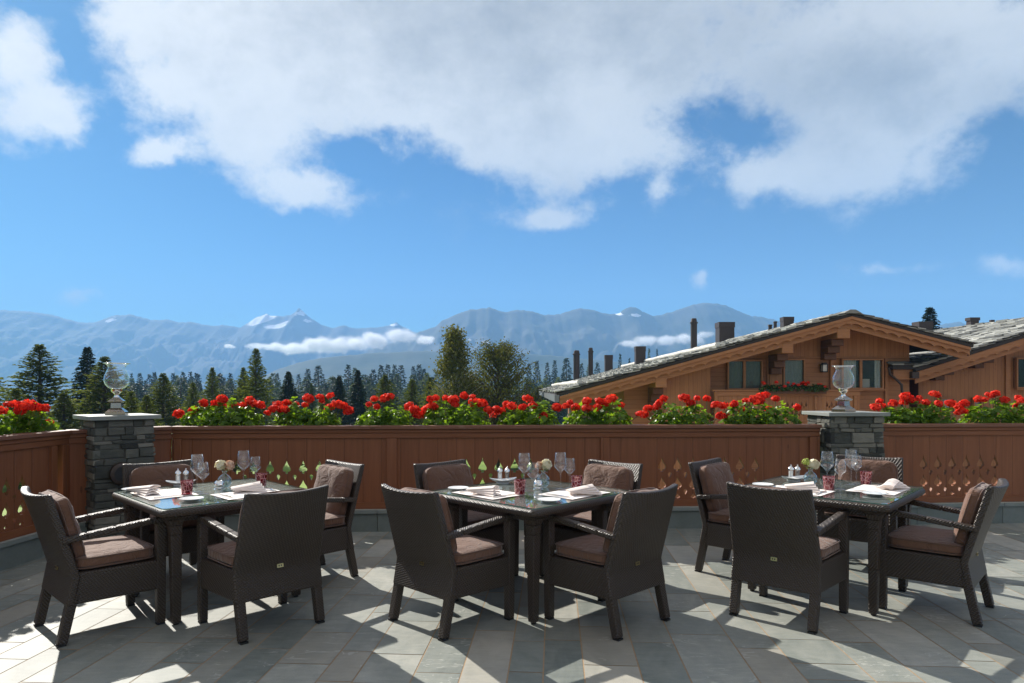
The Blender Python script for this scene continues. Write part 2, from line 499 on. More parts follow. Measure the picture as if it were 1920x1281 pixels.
def make_world():
    w = bpy.data.worlds.new('World'); SC.world = w; w.use_nodes = True
    nt = w.node_tree; nt.nodes.clear(); t = NT(nt)
    out = nt.nodes.new('ShaderNodeOutputWorld')
    sky = t.n('TexSky', sky_type='NISHITA', sun_disc=False, sun_elevation=SUN_EL, sun_rotation=SUN_AZ, altitude=1500.0, air_density=1.0, dust_density=.75, ozone_density=2.2)
    skyc = t.mix(1.0, sky.outputs[0], (.66, .915, .99, 1), 'MULTIPLY')
    skyc = t.n('HueSaturation', {'Saturation': 1.14, 'Value': 1.0, 'Color': skyc}).outputs[0]
    skyc = t.n('Gamma', {'Color': skyc, 'Gamma': 1.38}).outputs[0]
    skyc = t.mix(1.0, skyc, (.33, .33, .33, 1), 'MULTIPLY')
    bg = t.n('Background', {'Color': skyc, 'Strength': .055})
    d = t.n('TexCoord').outputs['Generated']
    s = t.n('SeparateXYZ', {0: d})
    fy = t.math('MAXIMUM', s.outputs[1], .05)
    u = t.math('DIVIDE', s.outputs[0], fy); v = t.math('DIVIDE', s.outputs[2], fy)
    front = t.math('MULTIPLY', t.math('SUBTRACT', s.outputs[1], .12), 6.0, clamp=True)
    # warped noise in direction space
    dv = t.mapped(d, (1, 1, 1.5))
    n_big = t.noise(dv, 3.6, 8, .6, .2)
    n_mid = t.noise(t.mapped(d, (1, 1, 1.35), loc=(3.1, 1.7, .3)), 9.0, 9, .66, .15)
    n_fine = t.noise(t.mapped(d, (1, 1, 1.2), loc=(.1, 4.7, 2.3)), 30.0, 6, .68, .1)
    warpx = t.math('MULTIPLY', t.math('SUBTRACT', t.noise(t.mapped(d, loc=(7, 7, 7)), 7.0, 6, .62), .5), .12)
    warpy = t.math('MULTIPLY', t.math('SUBTRACT', t.noise(t.mapped(d, loc=(2, 9, 4)), 7.0, 6, .62), .5), .10)
    uu = t.math('ADD', u, warpx); vv = t.math('ADD', v, warpy)
    blobs = [  # px, py, rx, ry, amp
        (700, 60, 330, 150, .95), (1050, 100, 330, 170, 1.05), (900, 220, 260, 80, .66), (1150, 280, 180, 52, .6), (420, 110, 160, 105, .85), (230, 45, 80, 60, .5),
        (300, 190, 100, 62, .5), (475, 275, 92, 80, .95), (575, 362, 85, 36, 1.25), (1000, -70, 900, 130, .7), (1650, 120, 260, 150, .95), (1560, 330, 200, 52, .72),
        (1700, 230, 150, 85, .66), (1430, 335, 90, 36, .5), (1830, 60, 160, 85, .6), (20, 120, 95, 80, .95), (95, 235, 90, 58, 1.05), (300, 285, 62, 24, 1.15),
        (1050, 405, 74, 20, .85), (1240, 370, 30, 32, .8), (1665, 508, 85, 15, .70), (1895, 510, 55, 14, .70), (1305, 518, 20, 18, .85), (165, 555, 70, 14, .50), (760, 300, 30, 20, .3),
        (-220, 0, 200, 120, .6), (2150, 80, 240, 170, .7),
        (1400, 250, 80, 38, -.42), (1310, 215, 50, 34, -.26), (1340, 330, 30, 50, -.25), (700, 300, 72, 38, -.6), (335, 122, 36, 36, -.5), (130, 95, 50, 60, -.5), (60, 8, 90, 34, -.5), (1885, 260, 80, 80, -.6), (830, 335, 90, 24, -.3), (190, 255, 45, 60, -.35)]
    tot = None
    for px, py, rx, ry, a in blobs:
        e = t.math('MULTIPLY', t.math('SUBTRACT', uu, (px - 960) / F), F / rx)
        g = t.math('MULTIPLY', t.math('SUBTRACT', vv, (YH - py) / F), F / ry)
        q = t.math('ADD', t.math('MULTIPLY', e, e), t.math('MULTIPLY', g, g))
        k = t.math('MULTIPLY', t.math('EXPONENT', t.math('MULTIPLY', q, -1.0)), a)
        tot = k if tot is None else t.math('ADD', tot, k)
    tot = t.math('MULTIPLY', tot, front)
    # overhead: broken cloud of the same kind; behind: unseen cover added for fill
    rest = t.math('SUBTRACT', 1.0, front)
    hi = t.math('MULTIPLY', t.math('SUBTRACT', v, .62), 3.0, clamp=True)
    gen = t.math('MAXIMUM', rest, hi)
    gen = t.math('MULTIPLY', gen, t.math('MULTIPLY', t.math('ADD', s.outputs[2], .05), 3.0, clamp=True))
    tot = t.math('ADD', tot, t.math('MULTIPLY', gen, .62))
    den = t.math('ADD', tot, t.math('MULTIPLY', t.math('SUBTRACT', n_big, .5), 1.1))
    den = t.math('ADD', den, t.math('MULTIPLY', t.math('SUBTRACT', n_mid, .5), 1.75))
    den = t.math('ADD', den, t.math('MULTIPLY', t.math('SUBTRACT', n_fine, .5), .95))
    gate = t.math('MULTIPLY', tot, 7.0, clamp=True)
    cov = t.n('MapRange', {'Value': den, 'From Min': .10, 'From Max': .98}, interpolation_type='SMOOTHSTEP').outputs[0]
    cov = t.math('MULTIPLY', t.math('MULTIPLY', cov, gate), 1.0)
    body = None      # deep parts of the bank, grey underneath
    for px, py, rx, ry, a in ((1050, 20, 560, 170, .80), (1620, 150, 330, 130, .62), (700, 60, 300, 110, .45)):
        e = t.math('MULTIPLY', t.math('SUBTRACT', uu, (px - 960) / F), F / rx); g = t.math('MULTIPLY', t.math('SUBTRACT', vv, (YH - py) / F), F / ry)
        k = t.math('MULTIPLY', t.math('EXPONENT', t.math('MULTIPLY', t.math('ADD', t.math('MULTIPLY', e, e), t.math('MULTIPLY', g, g)), -1.0)), a)
        body = k if body is None else t.math('MAXIMUM', body, k)
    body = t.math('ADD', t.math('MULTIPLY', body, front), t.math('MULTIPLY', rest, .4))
    body = t.math('ADD', body, t.math('MULTIPLY', t.math('SUBTRACT', n_big, .5), 1.0))
    body = t.math('ADD', body, t.math('MULTIPLY', t.math('SUBTRACT', n_mid, .5), 1.15))
    body = t.math('ADD', body, t.math('MULTIPLY', t.math('SUBTRACT', n_fine, .5), .45))
    thick = t.n('MapRange', {'Value': body, 'From Min': -.05, 'From Max': 1.05}).outputs[0]
    # nearer to the sun the cloud is brighter
    sd = t.n('VectorMath', {0: d, 1: tuple(sdir)}, operation='DOT_PRODUCT').outputs['Value']
    glow = t.math('POWER', t.math('MAXIMUM', sd, 0.0), 5.0)
    ccol = t.ramp(thick, [(0.0, (1.0, .99, .96, 1)), (.28, (.90, .895, .88, 1)), (.6, (.68, .68, .68, 1)), (1.0, (.47, .475, .485, 1))])
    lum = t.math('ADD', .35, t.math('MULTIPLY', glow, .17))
    # added fill light: unseen cloud behind the viewer brightened and warmed
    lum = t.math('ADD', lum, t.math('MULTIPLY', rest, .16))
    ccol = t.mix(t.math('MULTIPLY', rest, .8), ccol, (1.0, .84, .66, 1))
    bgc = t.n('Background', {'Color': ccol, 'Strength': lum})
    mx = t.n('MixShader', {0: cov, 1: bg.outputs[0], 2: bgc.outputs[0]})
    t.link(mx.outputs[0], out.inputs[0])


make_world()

# ------------------------------------------------------------------ ground, terrace
def ground_z(x, y):
    r = max(y, 0.0)
    z = -2.7 - .035 * max(0, r - 22)
    if r > 150: z -= .10 * (min(r, 900) - 150)
    z += .5 * mnoise.noise(Vector((x * .03, y * .03, 1.7))) * min(1, r / 40)
    if y < 6: z = -2.7
    return z


def build_ground():
    m, t = new_mat('alpine_grass')
    co = t.n('TexCoord').outputs['Object']
    a = t.noise(co, .35, 6, .6); b = t.noise(co, 9.0, 4, .7)
    col = t.ramp(t.math('ADD', t.math('MULTIPLY', a, .6), t.math('MULTIPLY', b, .4)), [(.3, (.09, .16, .02, 1)), (.5, (.17, .27, .032, 1)), (.7, (.24, .32, .055, 1))])
    s = t.n('SeparateXYZ', {0: co})
    ed = t.math('ADD', s.outputs[0], t.math('MULTIPLY', t.noise(co, .4, 3), 2.0))
    court = t.math('MULTIPLY', t.math('MULTIPLY', t.math('SUBTRACT', ed, 2.2), 2.0, clamp=True), t.math('LESS_THAN', s.outputs[1], 60.0))
    grav = t.ramp(t.noise(co, 30, 4, .7), [(.3, (.27, .19, .125, 1)), (.7, (.47, .36, .26, 1))])
    col = t.mix(court, col, grav)
    principled(t, color=col, rough=.8, spec=.2, normal=t.bump(b, .8, .06))
    xs = [-6000, -4000, -2500, -1200, -600, -300] + [-200 + 10 * i for i in range(41)] + [300, 600, 1200, 2500, 4000, 6000]
    ys = [-600, -200, -60, -20, 0, 4] + [7.0 + 5 * i for i in range(40)] + [230, 270, 330, 400, 520, 700, 1000, 1500, 2200, 3200, 4500]
    mb = MB(); nx = len(xs)
    for y in ys:
        for x in xs: mb.v.append((x, y, ground_z(x, y)))
    for j in range(len(ys) - 1):
        for i in range(nx - 1):
            mb.face((j * nx + i, j * nx + i + 1, (j + 1) * nx + i + 1, (j + 1) * nx + i))
    tag(mb.build('ground', m, smooth=180), kind='structure')


build_ground()

TW = Vector((-4.05, 6.24))        # left wall ends, chamfer starts
LW_ANG = radians(86.5)
MAIN0 = Vector((-3.42, 6.865)); MAIN_ANG = radians(2.9)
RIGHT0 = Vector((3.93, 7.294)); RIGHT_ANG = radians(4.5)


def build_floor():
    # stone strips running away from the camera, cut into random lengths
    mb = MB(); a = radians(-3.6); ca, sa = cos(a), sin(a)
    R = lambda x, y: (x * ca - y * sa, x * sa + y * ca)
    r = random.Random(5)
    x = -6.2; g = .0036
    def inside(px, py):
        if py > 7.9 or px > 9.2 or py < -4: return False
        return px > -4.75 and (py - px) < 11.1
    while x < 9.6:
        w = r.choice([.18, .21, .24, .24, .29, .34]); y = -4 - r.random()
        while y < 8.6:
            l = r.uniform(.3, .95)
            if r.random() < .12: l = r.uniform(.2, .3)
            pts = [R(x + g, y + g), R(x + w - g, y + g), R(x + w - g, y + l - g), R(x + g, y + l - g)]
            c = R(x + w / 2, y + l / 2)
            if inside(*c):
                mb.ti = min(1, max(0, r.gauss(.5, .2)))
                dz = r.uniform(-.0006, .0006)
                b = len(mb.v)
                mb.v += [(p[0], p[1], dz) for p in pts]
                mb.face((b, b + 1, b + 2, b + 3))
            y += l
        x += w
    o = mb.build('terrace_floor', M['tile']); tag(o, kind='structure')
    mb = MB()
    pl = [(-4.4, -4.5), (9.0, -4.5), (9.0, 7.85), (4.0, 7.42), (-3.45, 7.0), (-4.2, 6.3)]
    top = [(x_, y_, -.0018) for x_, y_ in pl]; bot = [(x_, y_, -3.2) for x_, y_ in pl]
    mb.poly(top); n = len(pl)
    for i in range(n):
        j = (i + 1) % n; mb.poly([bot[i], bot[j], top[j], top[i]])
    tag(mb.build('terrace_base', M['grout']), kind='structure')


build_floor()

# ------------------------------------------------------------------ parapet
def spade(cx, z0, w, h, tip=.0):
    """hanging-leaf cut-out: pointed top, round shoulders, small foot"""
    hw = w / 2
    r = [(0, h + tip), (.10 * hw, h * .96), (.2 * hw, h * .86), (.45 * hw, h * .68), (.85 * hw, h * .48), (hw, h * .34), (.92 * hw, h * .22), (.66 * hw, h * .15), (.34 * hw, h * .17), (.36 * hw, h * .08), (.3 * hw, 0)]
    pts = [(cx + x, z0 + z) for x, z in r] + [(cx - x, z0 + z) for x, z in r[:0:-1]]
    return pts


def drop(cx, z0, w, h):
    """inverted drop: round top, pointed foot"""
    hw = w / 2; pts = []
    for i in range(9):
        a = pi * i / 8
        pts.append((cx + hw * cos(a), z0 + h - hw + hw * sin(a)))
    pts += [(cx - hw * .55, z0 + h * .35), (cx - hw * .12, z0), (cx + hw * .12, z0), (cx + hw * .55, z0 + h * .35)]
    return pts


def cut_panel(name, outline, holes, thick, mat, parent, y=0.0, x=0.0):
    cu = bpy.data.curves.new(name, 'CURVE'); cu.dimensions = '2D'; cu.fill_mode = 'BOTH'; cu.extrude = thick / 2
    for pl in [outline] + holes:
        sp = cu.splines.new('POLY'); sp.points.add(len(pl) - 1); sp.use_cyclic_u = True
        for i, (a, b) in enumerate(pl): sp.points[i].co = (a, b, 0, 1)
    tmp = bpy.data.objects.new(name, cu); COL.objects.link(tmp)
    dg = bpy.context.evaluated_depsgraph_get()
    me = bpy.data.meshes.new_from_object(tmp.evaluated_get(dg))
    bpy.data.objects.remove(tmp); bpy.data.curves.remove(cu)
    me.transform(Matrix.Rotation(pi / 2, 4, 'X'))
    me.transform(Matrix.Translation((x, y, 0)))
    me.materials.clear(); me.materials.append(mat)
    me.polygons.foreach_set('use_smooth', [False] * len(me.polygons))
    o = bpy.data.objects.new(name, me); COL.objects.link(o); o.parent = parent
    return o


def wall_segment(root, start, ang, length, posts, bays, trough=True, plinth_ext=(0, 0)):
    """posts: list of (s0, s1); bays: list of (s0, s1, hole_centres)"""
    Mx = Matrix.Translation((start[0], start[1], 0)) @ Matrix.Rotation(ang, 4, 'Z')
    def fin(o, bev=.004):
        o.matrix_local = Mx
        if bev: add_bevel(o, bev)
        return o
    L = length
    mb = MB(); x = -plinth_ext[0]; r = random.Random(int(L * 100)); 
    while x < L + plinth_ext[1] - .01:
        w = min(r.uniform(.35, .9), L + plinth_ext[1] - x)
        if L + plinth_ext[1] - x - w < .15: w = L + plinth_ext[1] - x
        mb.ti = r.random(); mb.box(x + .002, x + w - .002, 0, .35, -.1, .185)
        mb.ti = .8; mb.box(x + .002, x + w - .002, -.025, .36, .187, .222)
        x += w
    fin(mb.build('plinth', M['plinth'], root), .003)
    mb = MB(); mb.box(0, L, -.012, .12, .223, .231); fin(mb.build('ledge_strip', M['ledge'], root), 0)
    mb = MB(); mb.box(0, L, .0, .055, .232, .298); fin(mb.build('bottom_rail', M['wood_h'], root))
    mb = MB(); mb.box(0, L, -.004, .05, .955, 1.008); fin(mb.build('top_rail', M['wood_h'], root))
    mb = MB(); mb.box(0, L, -.018, .06, 1.010, 1.045); fin(mb.build('frieze_board', M['wood_h'], root))
    mb = MB(); mb.box(-.003, L + .003, -.045, .13, 1.047, 1.082); fin(mb.build('cap_rail', M['wood_cap'], root), .006)
    for a, b in posts:
        mb = MB(); mb.box(a, b, -.008, .06, .300, .953); fin(mb.build('post', M['wood_v'], root))
    for a, b, hs in bays:
        zc = .2985
        holes = []
        for h in hs:
            holes.append(spade(h, .592, .088, .138, .022)); holes.append(spade(h, .408, .088, .122, .012)); holes.append(spade(h, .312, .052, .05, .006))
        for h, h2 in zip(hs, hs[1:]):
            c = (h + h2) / 2
            holes.append(drop(c, .524, .042, .062)); holes.append(drop(c, .348, .042, .06))
        o = cut_panel('panel', [(a, zc), (b, zc), (b, .956), (a, .956)], holes, .034, M['wood_v'], root, y=.034)
        o.matrix_local = Mx
    if trough:
        mb = MB(); z0, z1 = .80, 1.05
        mb.box(.03, L - .03, .134, .155, z0, z1); mb.box(.03, L - .03, .40, .42, z0, z1)
        mb.box(.03, .05, .155, .40, z0, z1); mb.box(L - .05, L - .03, .155, .40, z0, z1); mb.box(.03, L - .03, .155, .40, z0, z0 + .02)
        mb.mi = 1; mb.box(.05, L - .05, .156, .399, z0 + .021, z1 - .03)
        fin(mb.build('planter_trough', [M['wood_h'], M['grout']], root), 0)
    return Mx


def s_on(px, start, ang):
    """distance along a wall line at which a photo column crosses it"""
    k = (px - 960) / F; dx, dy = cos(ang), sin(ang)
    return (k * start[1] - start[0]) / (dx - k * dy)


def build_walls():
    # left wall with the left half of the corner
    L = 4.6; d = Vector((cos(LW_ANG), sin(LW_ANG)))
    st = TW - d * L
    root = empty('parapet_wall', (0, 0, 0)); tag(root, 'short red-brown wooden parapet running toward the viewer at the left edge, leaf cut-outs, geraniums on top', 'parapet', 'wooden terrace parapets')
    e = L - (6.24 - 5.69) / sin(LW_ANG) + .02
    wall_segment(root, st, LW_ANG, L, [(L - .085, L), (L - .22, L - .15), (L - 1.92, L - 1.84), (0, .08)],
                 [(L - 1.84, L - .22, [e - .162 * i for i in range(7)][::-1]), (.08, L - 1.92, [L - 2.5 - .169 * i for i in range(7)][::-1])])
    ch = MAIN0 - TW; ca = atan2(ch.y, ch.x); cl = ch.length
    wall_segment(root, TW, ca, .20, [], [(0, .20, [])], False)
    # main wall
    root = empty('parapet_wall', (0, 0, 0)); tag(root, 'long red-brown wooden parapet across the middle with three rows of leaf and drop cut-outs', 'parapet', 'wooden terrace parapets')
    wall_segment(root, MAIN0 - ch.normalized() * .19, ca, .19, [], [(0, .19, [])], False)
    s = lambda px: s_on(px, MAIN0, MAIN_ANG)
    Lm = s(1537)
    pp = [(0, s(324)), (s(325.5), s(340)), (s(725), s(744)), (s(1126), s(1143)), (s(1518), Lm)]
    hs = lambda c, n: [s(c) + .166 * (i - (n - 1) / 2) for i in range(n)]
    wall_segment(root, MAIN0, MAIN_ANG, Lm, pp, [(s(340), s(725), hs(536, 7)), (s(744), s(1126), hs(935, 7)), (s(1143), s(1518), hs(1330, 7))])
    # right wall
    root = empty('parapet_wall', (0, 0, 0)); tag(root, 'red-brown wooden parapet right of the right stone pillar, leaf cut-outs, geraniums on top', 'parapet', 'wooden terrace parapets')
    s2 = lambda px: s_on(px, RIGHT0, RIGHT_ANG)
    L2 = 4.4
    h2 = [s2(1733.5) + .163 * i for i in range(6)]
    b1 = s2(1946)
    wall_segment(root, RIGHT0, RIGHT_ANG, L2, [(0, s2(1665)), (b1, b1 + .09), (L2 - .09, L2)], [(s2(1665), b1, h2), (b1 + .09, L2 - .09, [b1 + .5 + .165 * i for i in range(7)])])


build_walls()


def pillar(loc, ang, wx, wy, capx, capy, label, seed):
    root = empty('stone_pillar', (loc[0], loc[1], 0), ang); tag(root, label, 'pillar', 'stone pillars of the terrace')
    r = random.Random(seed)
    top = 1.172
    mb = MB(); mb.box(-wx / 2 + .012, wx / 2 - .012, -wy / 2 + .012, wy / 2 - .012, -.05, top); mb.build('mortar_core', M['mortar'], root)
    st = MB()
    z = -.02
    while z < top - .02:
        h = r.choice([.035, .045, .06, .075, .09, .115])
        if top - z - h < .05: h = top - z
        for side in range(4):
            wid = wx if side % 2 == 0 else wy; dep = wy if side % 2 == 0 else wx
            R = Matrix.Rotation(side * pi / 2, 4, 'Z')
            x = -wid / 2
            while x < wid / 2 - .01:
                w = r.uniform(.06, .26)
                if wid / 2 - x - w < .07: w = wid / 2 - x
                sub = [(z, h)]
                if h > .085 and r.random() < .35: sub = [(z, h * .45), (z + h * .45, h * .55)]
                for zz, hh in sub:
                    st.ti = r.random(); p = r.uniform(-.006, .016); gg = .003
                    j = lambda: r.uniform(-.0075, .0075)
                    y0 = -dep / 2 - p; y1 = -dep / 2 + .05
                    pts = [(x + gg + j(), y0, zz + gg + j()), (x + w - gg + j(), y0, zz + gg + j()), (x + w - gg, y1, zz + gg), (x + gg, y1, zz + gg),
                           (x + gg + j(), y0 + r.uniform(-.004, .006), zz + hh - gg + j()), (x + w - gg + j(), y0 + r.uniform(-.004, .006), zz + hh - gg + j()), (x + w - gg, y1, zz + hh - gg), (x + gg, y1, zz + hh - gg)]
                    st.hexa([R @ Vector(q) for q in pts])
                x += w
        z += h
    st.build('stonework', M['stone'], root, bevel=.007)
    mb = MB(); mb.box(-capx / 2, capx / 2, -capy / 2, capy / 2, top + .002, top + .04); mb.build('cap_slab', M['slab'], root, bevel=.004)
    return root


PL = Vector((-3.76, 6.50)); pillar(PL, radians(45), .5, .5, .6, .6, 'grey rough stone pillar with pale slab at the left corner of the terrace', 3)
PR = Vector((3.575, 7.34)); pillar(PR, radians(4), .575, .48, .66, .58, 'grey rough stone pillar with pale slab on the right, before the chalet', 8)


def disc_lamp():
    n = Vector((sin(radians(45)), -cos(radians(45)))); al = Vector((cos(radians(45)), sin(radians(45))))
    p = PL + n * .262 - al * .035
    o = empty('round_wall_fitting', (p.x, p.y, .68), radians(45)); tag(o, 'dark grey round fitting on the left stone pillar, half hidden behind a chair', 'wall fitting')
    R = Matrix.Rotation(pi / 2, 4, 'X')
    mb = MB(); mb.lathe([(.0, .055), (.085, .055), (.10, .045), (.104, .03), (.104, .0), (0, 0)][::-1], 28); b = mb.build('housing', M['metal_dark'], o, 40); b.rotation_euler = (pi / 2, 0, 0)
    mb = MB(); mb.lathe([(0, .056), (.07, .056), (.07, .059), (0, .059)], 24); b = mb.build('cover', M['black'], o, 40); b.rotation_euler = (pi / 2, 0, 0)


disc_lamp()


def hurricane(loc, ang, label, s=1.0, wide=1.0):
    o = empty('hurricane_lantern', loc, ang); tag(o, label, 'lantern', 'hurricane lanterns on the pillars')
    def sq(mb, prof):
        for (w, z), (w2, z2) in zip(prof, prof[1:]):
            a = [(-w, -w, z), (w, -w, z), (w, w, z), (-w, w, z)]; b = [(-w2, -w2, z2), (w2, -w2, z2), (w2, w2, z2), (-w2, w2, z2)]
            for i in range(4):
                j = (i + 1) % 4; mb.poly([a[i], a[j], b[j], b[i]])
    mb = MB(); sq(mb, [(0, 0), (.085, 0), (.085, .028), (.078, .034), (.05, .062), (.045, .066), (.042, .115), (.052, .12), (.066, .128), (.066, .134), (.04, .155), (.026, .17), (0, .172)])
    mb.build('silver_base', M['silver_old'], o, 25)
    mb = MB(); mb.lathe([(.028, .166), (.02, .185), (.022, .20), (.034, .212), (.046, .222), (.05, .232), (.047, .245), (.056, .255), (.0, .258)], 24); mb.build('silver_stem', M['silver'], o, 60)
    mb = MB(); prof = [(.045, .25), (.075, .262), (.10, .29), (.112, .33), (.108, .37), (.093, .41), (.078, .44), (.074, .46), (.084, .478), (.1, .489), (.115, .496)]
    mb.lathe(prof + [(r - .003, z) for r, z in prof[::-1]], 36); mb.build('glass_chimney', M['glass'], o, 180)
    mb = MB(); mb.tube([(.115 * cos(2 * pi * i / 32), .115 * sin(2 * pi * i / 32), .497) for i in range(32)], .003, 6, True); mb.build('rim', M['silver'], o, 180)
    o.scale = (s, s, s)


hurricane((PL.x + .02, PL.y - .04, 1.213), radians(20), 'silver and glass hurricane lantern on the left stone pillar, trees behind', .98)
hurricane((PR.x - .05, PR.y - .08, 1.213), radians(28), 'silver and glass hurricane lantern on the right stone pillar, chalet behind', .98)

# ------------------------------------------------------------------ chairs and tables
def cushion_mesh(lx, ly, lz, bulge=.25, p=5.0, n=12, seed=0, wr=.003):
    me = MB(); seen = {}
    def vid(q):
        k = tuple(round(c, 5) for c in q)
        if k in seen: return seen[k]
        x, y, z = q
        nrm = (abs(x) ** p + abs(y) ** p + abs(z) ** p) ** (1 / p)
        x, y, z = x / nrm, y / nrm, z / nrm
        zz = z * (1 - bulge + bulge * (1 - x ** 4) * (1 - y ** 4))
        v = Vector((x * lx / 2, y * ly / 2, zz * lz / 2))
        v += Vector((0, 0, 1)) * wr * mnoise.noise(v * 14 + Vector((seed * 7.3, seed, 0))) * 2
        v += Vector((x, y, 0)) * wr * mnoise.noise(v * 11 + Vector((seed, 3, 5)))
        me.v.append(tuple(v)); seen[k] = len(me.v) - 1
        return seen[k]
    for ax in range(3):
        for sg in (-1, 1):
            for i in range(n):
                for j in range(n):
                    q = []
                    for a, b in ((i, j), (i + 1, j), (i + 1, j + 1), (i, j + 1)):
                        u, v = sin((a / n - .5) * pi * .999) , sin((b / n - .5) * pi * .999)
                        c = [0, 0, 0]; c[ax] = sg; c[(ax + 1) % 3] = u; c[(ax + 2) % 3] = v
                        q.append(vid(c))
                    me.face(tuple(q) if sg > 0 else tuple(q[::-1]))
    return me


def piping_path(lx, ly, z, p=5.0, n=40):
    pts = []
    for i in range(n):
        a = 2 * pi * i / n; c, s = cos(a), sin(a)
        k = (abs(c) ** p + abs(s) ** p) ** (1 / p)
        pts.append((c / k * lx / 2, s / k * ly / 2, z))
    return pts


LEAN = math.atan2(.135, .485)


def make_chair(name, label, group):
    root = empty(name); tag(root, label, 'chair', group)
    W = M['wicker']
    for sx in (-1, 1):      # front legs run up to the arm
        mb = MB(); mb.bar((sx * .266, .25, .012), (sx * .268, .25, .632), .05, .056, .05, .056, (0, 1, 0)); mb.build('front_leg', W, root, bevel=.008)
        mb = MB(); mb.bar((sx * .245, -.274, .012), (sx * .246, -.212, .30), .052, .058, .052, .052, (0, 1, 0)); mb.build('rear_leg', W, root, bevel=.008)
        for fx, fy in ((.266, .25), (.245, -.276)):
            mb = MB(); mb.box(sx * fx - .022, sx * fx + .022, fy - .022, fy + .022, 0, .0115); mb.build('foot_pad', M['black'], root)
        mb = MB()
        pts = [(sx * .268, .279, .647), (sx * .268, .2, .648), (sx * .266, .0, .628), (sx * .262, -.15, .611), (sx * .258, -.275, .598)]
        for a, b in zip(pts, pts[1:]): mb.bar(a, b, .052, .052, .036, .036)
        o = mb.build('armrest', W, root, bevel=.009)
    mb = MB()      # skirt
    mb.hexa([(-.268, -.21, .222), (.268, -.21, .222), (.289, .268, .222), (-.289, .268, .222), (-.268, -.21, .405), (.268, -.21, .405), (.289, .268, .405), (-.289, .268, .405)])
    mb.build('seat_frame', W, root, bevel=.012)
    mb = MB()      # back panel, bowed in plan, dipping top edge
    def bk(u, v, side):
        z = .222 + (.868 - .222) * v
        y = -.236 + .030 * min(1, v / .252) if z < .385 else -.206 - .135 * (z - .385) / .483
        w = .278 if z < .385 else .278 - .016 * (z - .385) / .483
        x = (u * 2 - 1) * w
        bow = .042 * max(0, (z - .33) / .54) * (1 - (u * 2 - 1) ** 2)
        zz = z - .014 * v ** 6 * (1 - (u * 2 - 1) ** 2)
        return (x, y - bow - (.021 if side else -.021), zz)
    nu, nv = 14, 20
    b0 = len(mb.v); mb.grid(lambda u, v: bk(u, v, 1), nu, nv); b1 = len(mb.v); mb.grid(lambda u, v: bk(u, v, 0), nu, nv, True)
    st = nu + 1
    for i in range(nu):
        mb.face((b0 + i, b1 + i, b1 + i + 1, b0 + i + 1)); k = nv * st; mb.face((b0 + k + i, b0 + k + i + 1, b1 + k + i + 1, b1 + k + i))
    for j in range(nv):
        mb.face((b0 + j * st, b0 + (j + 1) * st, b1 + (j + 1) * st, b1 + j * st)); k = nu
        mb.face((b0 + j * st + k, b1 + j * st + k, b1 + (j + 1) * st + k, b0 + (j + 1) * st + k))
    mb.build('backrest', W, root, 50, bevel=.009)
    mb = MB(); mb.box(-.02, .02, -.004, 0, -.011, .011); mb.mi = 1
    for dx in (-.008, .006): mb.box(dx - .0035, dx + .0035, -.0052, -.0042, -.005, .005)
    o = mb.build('maker_plate', [M['brass'], M['engrave']], root); o.location = (0, -.2375, .395); o.rotation_euler = (-.15, 0, 0)
    c = cushion_mesh(.535, .445, .092, .28, 7, 12, 1).build('seat_cushion', M['fabric'], root, 180); c.location = (0, .012, .452)
    for zz in (.026, -.030):
        mb = MB(); mb.tube(piping_path(.535, .446, zz, 8), .0045, 6, True); mb.build('piping', M['piping'], c, 180)
    lx, lz, ly = .465, .40, .115
    c = cushion_mesh(lx, lz, ly, .38, 6, 14, 2, .006).build('back_cushion', M['fabric'], root, 180)
    c.rotation_euler = (pi / 2 - LEAN * .98 + 0 * pi, 0, 0)
    c.rotation_euler = (pi / 2 + LEAN, 0, 0)
    zc = .645; yb = -.206 - .135 * (zc - .385) / .483 - .02
    c.location = (0, yb + .021 + .062, zc)
    for zz in (.022, -.022):
        mb = MB(); mb.tube(piping_path(lx, lz, zz, 6), .0045, 6, True); mb.build('piping', M['piping'], c, 180)
    return root


TABLES = {1: (Vector((-2.085, 4.80)), radians(45.0)), 2: (Vector((.133, 4.813)), radians(45)), 3: (Vector((2.303, 4.97)), radians(48))}
CG = 'wicker armchairs around the terrace tables'
CHAIRS = [((-2.552, 4.244), -43.0, 'dark wicker armchair seen from its side at far left, brown seat in sun, facing right'),
          ((-1.57, 4.287), 45.7, 'dark wicker armchair with its back to us, right front of the left table'),
          ((-1.595, 5.296), 135.6, 'dark wicker armchair with sunlit brown back cushion behind the right side of the left table'),
          ((-2.64, 5.31), -136, 'dark wicker armchair in shade behind the left table, in front of the left stone pillar'),
          ((-.383, 4.338), -44.4, 'dark wicker armchair with its back to us, left front of the middle table'),
          ((.602, 4.343), 43.8, 'dark wicker armchair with its back to us, right front of the middle table'),
          ((.60, 5.33), 135, 'dark wicker armchair with sunlit brown cushion behind the right side of the middle table'),
          ((-.345, 5.33), -135, 'dark wicker armchair with shaded brown cushion behind the left side of the middle table'),
          ((1.861, 5.46), -132.4, 'dark wicker armchair behind the left side of the right table, facing right'),
          ((1.801, 4.451), -42.3, 'dark wicker armchair with its broad back to us in front of the right table'),
          ((2.83, 4.571), 47.9, 'dark wicker armchair seen from its side at far right, facing left to the right table'),
          ((2.945, 5.75), 143, 'dark wicker armchair facing us behind the glasses of the right table, before the right pillar')]
proto = make_chair('wicker_armchair', CHAIRS[0][2], CG)
for i, (p, a, lab) in enumerate(CHAIRS):
    o = proto if i == 0 else copy_tree(proto)
    o.location = (p[0], p[1], 0); o.rotation_euler = (0, 0, radians(a)); o['label'] = lab

TZ = .735


